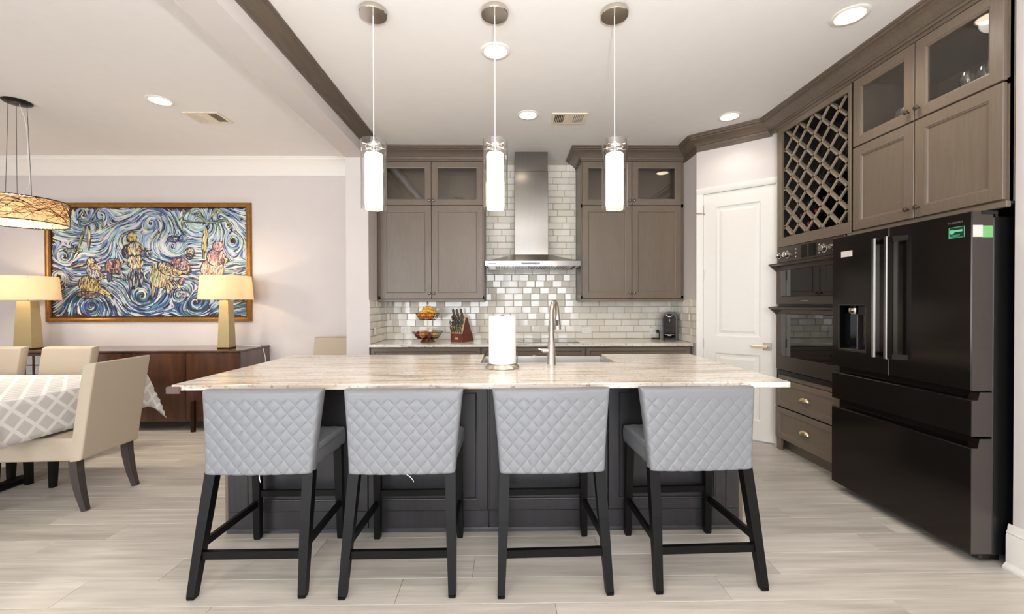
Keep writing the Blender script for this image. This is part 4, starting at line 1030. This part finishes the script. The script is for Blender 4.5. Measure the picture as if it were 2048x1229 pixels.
def vent(x, y, lab, sx=1):
    t = thing('ceiling_vent', lab, 'vent', (x, y, ZC), 0, 'ceiling air vents'); W, D = .16, .115
    m = MB(); m.box(-W, W, -D, -D+.03, -.008, 0, .002); m.box(-W, W, D-.03, D, -.008, 0, .002); m.box(-W, -W+.03, -D+.03, D-.03, -.008, 0, .002); m.box(W-.03, W, -D+.03, D-.03, -.008, 0, .002)
    m.build('frame', 'vent_metal' if 'vent_metal' in MATS else 'garlic_skin', t)
    MB().box(-W+.03, W-.03, -D+.03, D-.03, -.001, 0).build('duct_shade', 'charcoal_shade', t)  # flat dark sheet standing in for the shaded duct
    for i in range(5):
        for s in (-1, 1):
            xx = s*(.055+i*.016)
            MB().beam((xx, -D+.03, -.006), (xx, D-.03, -.006), .0015, .012, side=(.7, 0, .7*s)).build('louver', 'garlic_skin', t)
    MB().box(-.045, .045, -D+.03, D-.03, -.008, -.002, .002).build('centre_plate', 'garlic_skin', t)
vent(.578, 3.925, 'white ceiling air vent between the pendants and hood'); vent(-2.739, 3.926, 'white ceiling air vent in the dining room')
# pendants
def pendant(x, y, lab):
    t = thing('pendant_light', lab, 'pendant light', (x, y, ZC), 0, 'glass pendant lights over the island')
    MB().lathe([(.079, 0), (.081, -.004), (.081, -.024), (.078, -.028), (.001, -.029)], 36).build('canopy', 'polished', t, smooth=30)
    MB().tube([(0, 0, -.028), (0, 0, -.80)], .0028, 8).build('cable', 'plastic_white', t, smooth=50)
    MB().tube([(0, 0, -.765), (0, 0, -.85)], .013, 12).build('socket', 'chrome', t, smooth=40)
    R = .074; zt, zb = 2.298-ZC, 1.90-ZC
    MB().lathe([(R, zb), (R, zt), (R-.003, zt), (R-.003, zb), (R, zb)], 40, caps=False).build('glass_cylinder', 'clear_glass', t, smooth=30)
    m = MB()
    for k in range(4):
        a = PI/4+PI/2*k
        m.tube([(.012*math.cos(a), .012*math.sin(a), -.79), ((R-.004)*math.cos(a), (R-.004)*math.sin(a), -.79)], .003, 6)
    m.lathe([(.05, -.80), (.05, -.79), (.047, -.79), (.047, -.80), (.05, -.80)], 28, caps=False).build('holder', 'chrome', t, smooth=40)
    MB().lathe([(.01, -.838), (.048, -.84), (.0505, -.846), (.0505, 1.922-ZC), (.048, 1.916-ZC), (.046, 1.916-ZC)], 32, caps=False).build('diffuser', 'pendant_glow', t, smooth=40)
pendant(-.780, 2.497, 'leftmost glass cylinder pendant light over the island'); pendant(-.066, 2.491, 'middle glass cylinder pendant light over the island'); pendant(.640, 2.492, 'rightmost glass cylinder pendant light over the island')

# ------------------------------------------------------------------ dining room
# buffet
t = thing('buffet', 'long dark glossy walnut buffet under the painting', 'buffet', (-4.22, 4.47, 0)); BW = 1.40
MB().box(-BW, BW, .02, .56, .10, .83, .003).build('body', ['walnut'], t)
MB().box(BW, BW+.004, .02, .56, .10, .83).build('side_panel', 'walnut_side', t)
MB().box(-BW-.004, BW+.006, -.006, .565, .83, .852, .004).build('top', 'walnut', t)
dw = BW*2/5
for i in range(5):
    o = MB().box(-BW+i*dw+.002, -BW+(i+1)*dw-.002, 0, .02, .11, .826, .002).build('door', 'walnut', t)
mp = MB().box(-1.10, -.64, -.003, .0, .40, .81).build('mirror_panel', 'mirror_tile', t)
for i in range(6): MB().box(-1.10+i*.092-.006, -1.10+i*.092+.006, -.010, -.0005, .40, .81).build('lattice_bar', 'walnut', mp)
for i in range(5): MB().box(-1.106, -.634, -.010, -.0005, .40+i*.1025-.006, .40+i*.1025+.006).build('lattice_bar', 'walnut', mp)
for x in (-.93, .93):
    for y in (-.036, .50):
        m = MB().box(x-.018, x+.018, y, y+.034, 0, .33 if y < 0 else .10, .003); m.build('leg', 'bronze', t)
tag(MB().tube([(-3.07, 4.86, .866), (-2.95, 4.88, .862), (-2.86, 4.90, .862), (-2.815, 4.9, .83), (-2.79, 4.9, .72), (-2.785, 4.91, .4), (-2.80, 4.95, .05)], .0045, 8).build('lamp_cord', 'plastic_white', None, 50), 'white lamp cord trailing over the right end of the buffet', 'cord')
# table lamps
def table_lamp(x, y, w0, d0, lab):
    t = thing('table_lamp', lab, 'table lamp', (x, y, .852), 0, 'table lamps on the buffet')
    def ring(k, z): return [(-w0/2*k, -d0/2*k, z), (w0/2*k, -d0/2*k, z), (w0/2*k, d0/2*k, z), (-w0/2*k, d0/2*k, z)]
    MB().rings([ring(1, .014), ring(.9, .25), ring(.74, .53)]).build('base', 'lamp_base', t)
    MB().box(-w0/2-.004, w0/2+.004, -d0/2-.004, d0/2+.004, 0, .014, .002).build('plinth', 'bronze', t)
    MB().tube([(0, 0, .53), (0, 0, .66)], .007, 10).build('stem', 'nickel', t, smooth=40)
    MB().lathe([(.262, .54), (.240, .80), (.238, .80), (.260, .54), (.262, .54)], 48, caps=False).build('shade', 'lamp_shade', t, smooth=30)
    m = MB()
    for k in range(3):
        a = 2*PI*k/3; m.tube([(0, 0, .785), (.239*math.cos(a), .239*math.sin(a), .79)], .002, 6)
    m.tube([(0, 0, .66), (0, 0, .815)], .003, 6).lathe([(.003, .80), (.008, .81), (.003, .822)], 10).build('shade_ring', 'nickel', t)
    MB().lathe([(.005, .655), (.022, .675), (.028, .70), (.02, .722), (.004, .73)], 16, (-.03, -.09, 0)).tube([(0, 0, .64), (-.03, -.09, .66)], .006, 8).build('bulb', 'bulb_glow', t, smooth=60)
    light('table_lamp_light', 'POINT', (x-.03, y-.13, .852+.70), 7, (1.0, 0.80, 0.58), shadow_soft_size=0.025)
table_lamp(-5.285, 4.72, .20, .12, 'cream shaded table lamp at the left end of the buffet'); table_lamp(-3.112, 4.72, .125, .12, 'cream shaded table lamp at the right end of the buffet')

# painting
PX0, PX1, PZ0, PZ1 = -5.424, -3.022, 1.136, 2.541
t = thing('painting', 'gold framed oil painting of field workers under a swirling blue sky', 'painting', ((PX0+PX1)/2, DWY, PZ0)); W, Hh = PX1-PX0, PZ1-PZ0
def pr(i, y): return [(-W/2+i, y, i), (W/2-i, y, i), (W/2-i, y, Hh-i), (-W/2+i, y, Hh-i)]
MB().rings([pr(0, 0), pr(0, -.022), pr(.006, -.034), pr(.03, -.036), pr(.042, -.030), pr(.052, -.030)], True, False).build('frame', 'gold_frame', t, smooth=20)
MB().rings([pr(.052, -.030), pr(.062, -.020), pr(.064, -.004)], False, False).build('frame_lip', 'gold_dark', t)
rng = np.random.default_rng(11)
IWm, IHm = W-.124, Hh-.124
def paint():
    PWd, PHt = 1780.0, 1000.0           # canvas units
    vort = [(910, 135, 150, 1), (1340, 125, 190, -1), (1530, 75, 120, 1), (1620, 150, 110, 1), (300, 70, 120, -1), (450, 60, 100, 1), (110, 455, 110, -1), (1660, 300, 130, 1), (1190, 790, 130, 1), (820, 815, 150, -1), (360, 900, 240, 1), (1300, 870, 140, -1), (700, 300, 160, 1), (60, 620, 110, 1), (1100, 360, 130, -1)]
    def flow(x, y):
        vx, vy = 1.0, .25*math.sin(x*.006+1.1)+.18*math.sin(x*.013+y*.01)
        for cx, cy, r, s in vort:
            dx, dy = x-cx, y-cy; d2 = dx*dx+dy*dy; k = 5.0*math.exp(-d2/(r*r)); d = math.sqrt(d2)+1
            vx += -dy/d*k*s; vy += dx/d*k*s
        n = math.hypot(vx, vy)+1e-6
        return vx/n, vy/n
    sky = [(206, 222, 224), (228, 228, 208), (166, 198, 216), (120, 156, 196), (84, 112, 160), (214, 222, 228), (234, 232, 220), (180, 200, 182), (158, 178, 210), (190, 212, 226)]
    mid = [(190, 204, 208), (216, 214, 206), (120, 150, 180), (70, 92, 126), (60, 64, 88), (150, 164, 168), (206, 208, 200), (200, 212, 216)]
    low = [(52, 90, 132), (40, 64, 98), (110, 146, 176), (196, 206, 210), (36, 40, 60), (74, 116, 150), (205, 210, 210), (96, 134, 162)]
    V = []; Fc = []; C = []; order = [0]
    def stroke(pts, wd, col):
        n = len(pts); o = len(V); y = -.006-order[0]*1.4e-6; order[0] += 1
        for i, (px, py) in enumerate(pts):
            a = pts[max(i-1, 0)]; b = pts[min(i+1, n-1)]; dx, dy = b[0]-a[0], b[1]-a[1]; d = math.hypot(dx, dy)+1e-6
            k = wd*(.35+.65*math.sin(PI*(i+.5)/n)); nx, ny = -dy/d*k, dx/d*k
            for s in (1, -1):
                qx = min(max(px+nx*s, 0), PWd); qy = min(max(py+ny*s, 0), PHt)
                V.append((-IWm/2+qx/PWd*IWm, y, .062+(1-qy/PHt)*IHm))
        l = lin(col)
        for i in range(n-1): Fc.append((o+2*i, o+2*i+1, o+2*i+3, o+2*i+2))
        for i in range(2*n): C.append(l)
    def follow(x, y, ln, wd, col, steps=9):
        pts = [(x, y)]
        for i in range(steps):
            vx, vy = flow(x, y); x += vx*ln/steps; y += vy*ln/steps
            if not (0 <= x <= PWd and 0 <= y <= PHt): break
            pts.append((x, y))
        if len(pts) > 2: stroke(pts, wd, col)
    def jit(c, a=14): return tuple(min(255, max(0, v+rng.normal(0, a*.6))) for v in c)
    for i in range(5200):
        x, y = rng.uniform(0, PWd), rng.uniform(0, PHt); s = y/PHt+rng.normal(0, .05)
        pal = sky if s < .46 else (mid if s < .80 else low)
        c = pal[rng.integers(len(pal))]
        follow(x, y, rng.uniform(60, 150), rng.uniform(4.5, 8.5), jit(c))
    # dark contour lines over the pale ones
    for i in range(520):
        x, y = rng.uniform(0, PWd), rng.uniform(0, PHt)
        follow(x, y, rng.uniform(80, 170), rng.uniform(2.0, 3.4), jit((44, 54, 88)))
    def ell(cx, cy, rx, ry, pal, ang=0.0, n=None, curve=.35, wd=5.5):
        ca, sa = math.cos(ang), math.sin(ang); n = n or int(rx*ry/42)
        stroke([(cx+rx*.98*math.cos(a)*ca-ry*.98*math.sin(a)*sa, cy+rx*.98*math.cos(a)*sa+ry*.98*math.sin(a)*ca) for a in [2*PI*k/28 for k in range(29)]], 5, (36, 32, 44))
        for i in range(n):
            r, a = math.sqrt(rng.uniform(0, 1))*.93, rng.uniform(0, 2*PI); u, v = r*math.cos(a), r*math.sin(a)
            pts = []
            L = rng.uniform(.25, .55)
            for k in range(6):
                tt = (k/5-.5)*L; uu = u+curve*(tt*tt*2)*(1 if u > 0 else -1); vv = v+tt
                if uu*uu+vv*vv > 1: continue
                pts.append((cx+uu*rx*ca-vv*ry*sa, cy+uu*rx*sa+vv*ry*ca))
            if len(pts) > 2: stroke(pts, wd*rng.uniform(.6, 1.1), jit(pal[rng.integers(len(pal))], 10))
    def limb(pts, wd, pal):
        n = 14; P = []
        for i in range(len(pts)-1):
            for k in range(n): P.append((pts[i][0]+(pts[i+1][0]-pts[i][0])*k/n, pts[i][1]+(pts[i+1][1]-pts[i][1])*k/n))
        stroke(P, wd+4, (40, 36, 44))
        for i in range(int(len(P)*1.6)):
            k = rng.integers(0, max(1, len(P)-6)); off = rng.uniform(-wd, wd)*.8; q = P[k:k+6]
            dx, dy = q[-1][0]-q[0][0], q[-1][1]-q[0][1]; d = math.hypot(dx, dy)+1e-6
            stroke([(a-dy/d*off, b+dx/d*off) for a, b in q], 3.6, jit(pal[rng.integers(len(pal))], 10))
    cream = [(222, 204, 160), (190, 168, 124), (130, 104, 80), (232, 222, 190), (80, 64, 56)]; yel = [(226, 190, 70), (206, 160, 48), (240, 214, 120), (150, 110, 40)]
    pink = [(200, 150, 146), (170, 110, 116), (216, 186, 176), (110, 66, 76), (90, 60, 70)]; brown = [(120, 88, 70), (88, 60, 50), (160, 124, 96), (60, 42, 44)]
    green = [(150, 158, 110), (104, 120, 86), (196, 196, 150), (70, 84, 70)]; lav = [(200, 194, 198), (160, 152, 168), (220, 212, 206), (100, 94, 116), (70, 66, 84)]
    dk = [(52, 44, 52), (74, 58, 60), (38, 36, 50), (100, 80, 76)]
    # palms
    limb([(340, 390), (345, 150)], 16, cream); limb([(240, 390), (280, 260), (325, 150)], 13, green)
    for ex, ey, bx, by in ((230, 120, 290, 20), (260, 190, 260, 110), (500, 60, 430, 10), (470, 200, 460, 110), (400, 220, 420, 150)):
        limb([(340, 130), (bx, by), (ex, ey)], 9, [(86, 110, 130), (120, 146, 140), (60, 78, 100), (170, 180, 150)])
    ell(200, 390, 90, 22, green)
    limb([(1390, 470), (1400, 320), (1420, 150)], 24, [(222, 208, 150), (196, 176, 110), (150, 140, 96), (236, 226, 190)])
    for ex, ey, bx, by in ((1160, 120, 1250, 20), (1190, 220, 1200, 120), (1620, 80, 1520, -10 if False else 10), (1660, 200, 1600, 110), (1300, 60, 1350, 40), (1550, 210, 1510, 130)):
        limb([(1410, 135), (bx, by), (ex, ey)], 9, [(104, 124, 110), (150, 160, 120), (64, 80, 90), (190, 196, 150)])
    ell(1120, 285, 60, 30, [(60, 70, 100), (120, 130, 150), (40, 44, 70)]); ell(1205, 280, 40, 34, [(130, 150, 170), (80, 96, 130), (180, 190, 196)])
    # walking figure, right
    ell(1470, 570, 110, 100, [(224, 206, 170), (214, 180, 160), (170, 120, 96), (236, 226, 200)], .25); ell(1500, 455, 82, 82, [(222, 190, 180), (196, 130, 130), (232, 214, 196), (120, 70, 80)], .2)
    limb([(1570, 420), (1600, 480), (1570, 540)], 17, cream); ell(1525, 355, 52, 50, [(224, 170, 160), (206, 110, 100), (236, 206, 190)])
    # standing figure with yellow hat
    limb([(740, 560), (730, 640), (745, 760)], 36, lav); limb([(800, 560), (812, 640), (800, 740)], 30, lav); ell(765, 500, 78, 66, cream)
    ell(690, 400, 44, 66, dk, .2); ell(760, 378, 74, 66, cream, -.3); limb([(800, 350), (850, 388), (918, 386)], 16, cream); ell(735, 268, 46, 44, yel)
    ell(860, 420, 52, 34, [(90, 84, 110), (140, 130, 140), (60, 56, 80)])
    # seated woman
    limb([(400, 720), (480, 780), (570, 830)], 30, [(196, 176, 120), (150, 130, 84), (216, 200, 150)]); ell(350, 705, 105, 85, [(190, 172, 116), (130, 110, 70), (212, 196, 140), (80, 60, 50)], .2)
    ell(390, 580, 68, 74, lav, -.3); limb([(410, 560), (470, 630), (450, 680)], 14, cream); ell(365, 500, 44, 42, cream); ell(390, 540, 34, 30, [(226, 190, 160), (196, 150, 120)])
    ell(330, 800, 110, 34, brown)
    # stooping figure behind
    limb([(530, 580), (525, 690)], 20, [(80, 84, 120), (120, 120, 150)]); limb([(620, 580), (680, 680)], 18, lav); ell(565, 535, 76, 74, pink+brown, -.2)
    # bending woman, centre
    limb([(930, 820), (925, 640), (960, 520)], 22, cream); limb([(1070, 800), (1050, 680)], 20, cream); ell(990, 620, 96, 120, [(196, 186, 140), (150, 160, 120), (120, 100, 80), (222, 210, 170)], .15)
    ell(1050, 560, 88, 56, cream+brown, .5); limb([(1100, 640), (1140, 700), (1200, 760)], 15, cream); limb([(1060, 660), (1120, 760)], 14, cream); ell(1152, 585, 44, 42, yel+cream)
    # pink figure
    ell(1180, 515, 84, 58, pink, .35); limb([(1250, 520), (1260, 580), (1200, 610)], 16, cream+brown); limb([(1190, 640), (1180, 720)], 24, pink); ell(1265, 410, 44, 44, cream); ell(1262, 445, 28, 30, dk)
    ell(1190, 795, 74, 34, [(170, 176, 180), (90, 100, 120), (206, 208, 200)])
    return V, Fc, C
V, Fc, C = paint()
cb = MB().box(-IWm/2, IWm/2, -.0055, -.001, .062, .062+IHm).build('canvas', 'walnut', t)
me = bpy.data.meshes.new('brush_strokes'); me.from_pydata(V, [], Fc); me.materials.append(MATS['oil_paint'])
at = me.color_attributes.new('paint', 'FLOAT_COLOR', 'POINT'); at.data.foreach_set('color', [x for c in C for x in c])
bs = link('brush_strokes', me, cb); bs['kind'] = 'stuff'

# dining table and cloth
TX0, TX1, TYA, TYB = -5.0, -2.965, 2.46, 3.50
t = thing('dining_table', 'dining table on dark pedestals hidden under a lattice patterned cloth', 'dining table', ((TX0+TX1)/2, (TYA+TYB)/2, 0))
hx, hy = (TX1-TX0)/2, (TYB-TYA)/2
MB().box(-hx, hx, -hy, hy, .72, .76, .004).build('table_top', 'chair_leg_wood', t)
for sx in (-1, 1):
    MB().box(sx*.33-.035, sx*.33+.035, -.06, .06, .06, .72, .006).build('pedestal', 'black_wood', t)
    MB().box(sx*.33-.04, sx*.33+.04, -.26, .26, 0, .05, .01).build('foot', 'black_wood', t)
MB().beam((-.33, 0, .2), (.33, 0, .2), .06, .05, side=(0, 0, 1)).build('stretcher', 'black_wood', t)
MB().beam((.41, .19, .72), (.415, .2, 0), .05, .05, .034, .034).build('leg', 'black_wood', t)
def tablecloth():
    cxm, cym = (TX0+TX1)/2, (TYA+TYB)/2; NX, NY = 70, 40; drop = .27
    me = bpy.data.meshes.new('tablecloth'); V = []; F_ = []; UV = []
    ex, ey = hx+drop, hy+drop
    for j in range(NY+1):
        for i in range(NX+1):
            u = -ex+2*ex*i/NX; v = -ey+2*ey*j/NY
            ox, oy = max(0, abs(u)-hx), max(0, abs(v)-hy); sxn, syn = (1 if u > 0 else -1), (1 if v > 0 else -1)
            x, y = max(-hx, min(hx, u)), max(-hy, min(hy, v)); d = math.hypot(ox, oy)
            z = .7625
            if d > 0:
                px, py = ox/d*sxn, oy/d*syn
                both = min(ox, oy)/drop
                out = .012+.05*min(1, d/.2)*(.6+.4*math.sin(9*(u if oy > ox else v)+(1 if sxn > 0 else 0)))*.5
                if both > 0: out += .09*both
                z -= max(0, d-.01)*(1-.10*both) if both == 0 else d*1.0
                x += px*out; y += py*out
            V.append((cxm+x, cym+y, z)); UV.append((u, v))
    for j in range(NY):
        for i in range(NX): F_.append((j*(NX+1)+i, j*(NX+1)+i+1, (j+1)*(NX+1)+i+1, (j+1)*(NX+1)+i))
    me.from_pydata(V, [], F_); me.materials.append(MATS['table_cloth'])
    uvl = me.uv_layers.new(name='UVMap')
    for lp in me.loops: uvl.data[lp.index].uv = UV[lp.vertex_index]
    me.polygons.foreach_set('use_smooth', [True]*len(me.polygons))
    o = link('tablecloth', me); s = o.modifiers.new('thick', 'SOLIDIFY'); s.thickness = .0015; s.offset = 1
    return tag(o, 'white and grey lattice tablecloth draped over the dining table', 'tablecloth')
tablecloth()
# upholstered chairs (local: seat faces +y, back at -y)
def make_chair():
    t = thing('dining_chair', 'x', 'chair', (0, 0, 0), 0, 'beige upholstered dining chairs')
    HW = .222
    def bpos(u, v):
        s = (v+1)/2; return Vector((u*HW, -.255-.085*s-.01*s*s, .33+.63*s)), Vector((0, -1, .13)).normalized()
    pillow(axis_samples(14, .09), axis_samples(20, .06), bpos, lambda u, v: .040*edge(u, .09, 5)*edge(v, .06, 5), None, 0).build('backrest', 'fabric', t, smooth=45)
    def spos(u, v): return Vector((u*HW, .035+v*.285, .405)), Vector((0, 0, 1))
    pillow(axis_samples(14, .09), axis_samples(18, .08), spos, lambda u, v: (.074+.010*(1-u*u)*(1-v*v))*edge(u, .09, 5)*edge(v, .08, 5), None, 0).build('seat', 'fabric', t, smooth=45)
    for sx in (-1, 1):
        m = MB(); P = [((sx*.19, -.235, .345), .052), ((sx*.19, -.24, .25), .05), ((sx*.19, -.262, .12), .043), ((sx*.192, -.295, 0), .032)]
        for (a, wa), (b, wb) in zip(P, P[1:]): m.beam(a, b, wa, wa, wb, wb)
        m.build('leg', 'chair_leg_wood', t, smooth=25)
        MB().beam((sx*.188, .275, .345), (sx*.188, .285, 0), .05, .05, .032, .032).build('leg', 'black_wood', t)
    return t
ch = make_chair()
CH = [(-3.04, 2.945, 90+2.0, 'beige upholstered chair at the right end of the dining table'), (-3.93, 3.50, 180, 'beige upholstered chair at the far side of the table, nearest the right lamp'),
      (-4.56, 3.50, 180, 'beige upholstered chair at the far side of the table, in front of the left lamp'), (-1.965, 4.50, 180, 'beige upholstered chair against the dining wall behind the island')]
for i, (x, y, a, lab) in enumerate(CH):
    o = ch if i == 0 else copy_tree(ch)
    o.location = (x, y, 0); o.rotation_euler = (0, 0, math.radians(a)); o['label'] = lab

# chandelier
CHX, CHY = -4.135, 3.63
t = thing('chandelier', 'bronze wire drum chandelier filled with crystals over the dining table', 'chandelier', (CHX, CHY, ZC)); zt, zb = 2.225-ZC, 2.03-ZC; R = .305
MB().lathe([(.092, 0), (.094, -.006), (.085, -.016), (.045, -.026), (.001, -.028)], 32).build('canopy', 'dark_bronze', t, smooth=40)
for a in (.4, 2.5, 4.6):
    MB().tube([(.06*math.cos(a), .06*math.sin(a), -.025), (.085*math.cos(a), .085*math.sin(a), zt)], .0016, 6).build('cable', 'dark_bronze', t)
MB().tube([(.02, 0, -.028), (.03, 0, -.06), (.07, -.01, -.14), (.09, -.01, -.25), (.10, -.01, -.5), (.11, -.01, -.66), (.10, -.01, -.74), (.02, -.01, -.8), (0, 0, zt)], .0025, 8).build('power_cable', 'plastic_white', t, smooth=50)
m = MB(); q = 64
for z in (zt, zb): m.lathe([(R, z-.004), (R+.003, z), (R, z+.004), (R-.003, z), (R, z-.004)], q, caps=False)
m.build('drum_ring', 'bronze', t, smooth=50)
m = MB()
for i in range(130):
    a0 = random.random()*2*PI; da = random.uniform(.4, 1.5)*random.choice((-1, 1)); z0, z1 = random.uniform(zb, zt), random.uniform(zb, zt); bow = random.uniform(-.08, .08)
    P = []
    for k in range(13):
        s = k/12; z = z0+(z1-z0)*s+bow*math.sin(PI*s); P.append((R*math.cos(a0+da*s), R*math.sin(a0+da*s), min(zt, max(zb, z))))
    m.tube(P, .0016, 4, False)
MB().lathe([(R-.006, zb+.004), (R-.006, zt-.004), (R-.008, zt-.004), (R-.008, zb+.004), (R-.006, zb+.004)], 64, caps=False).build('liner', 'amber_liner', t, smooth=40)
wm = m.build('wire_mesh', 'bronze', t); wm['kind'] = 'stuff'
m = MB()
def bead(c, r): m.add([(c[0]+r, c[1], c[2]), (c[0]-r, c[1], c[2]), (c[0], c[1]+r, c[2]), (c[0], c[1]-r, c[2]), (c[0], c[1], c[2]+r*1.4), (c[0], c[1], c[2]-r*1.4)], [(0, 2, 4), (2, 1, 4), (1, 3, 4), (3, 0, 4), (2, 0, 5), (1, 2, 5), (3, 1, 5), (0, 3, 5)])
for ring_r, n in ((.285, 60), (.23, 44), (.16, 30), (.08, 14)):
    for k in range(n):
        a = 2*PI*k/n+random.random()*.05
        for j in range(7): bead((ring_r*math.cos(a), ring_r*math.sin(a), zb+.012+j*.026), .0105)
cr_ = m.build('crystals', 'crystal' if 'crystal' in MATS else 'drink_glass', t); cr_['kind'] = 'stuff'
MB().lathe([(R-.012, zt-.002), (R-.012, zt+.002), (.001, zt+.002)], 40).build('top_plate', 'chrome', t)
for k in range(6):
    a = 2*PI*k/6+.3; b = MB().tube([(.19*math.cos(a), .19*math.sin(a), zt), (.19*math.cos(a), .19*math.sin(a), zt-.05)], .012, 10).build('socket', 'chrome', t, smooth=40)
    MB().lathe([(.006, -.05), (.018, -.065), (.022, -.085), (.016, -.105), (.003, -.112)], 14, (.19*math.cos(a), .19*math.sin(a), zt)).build('bulb', 'bulb_glow', t, smooth=60)
light('chandelier_light', 'POINT', (CHX, CHY, ZC+zb+.06), 70, (1.0, 0.9, 0.76), shadow_soft_size=0.12)
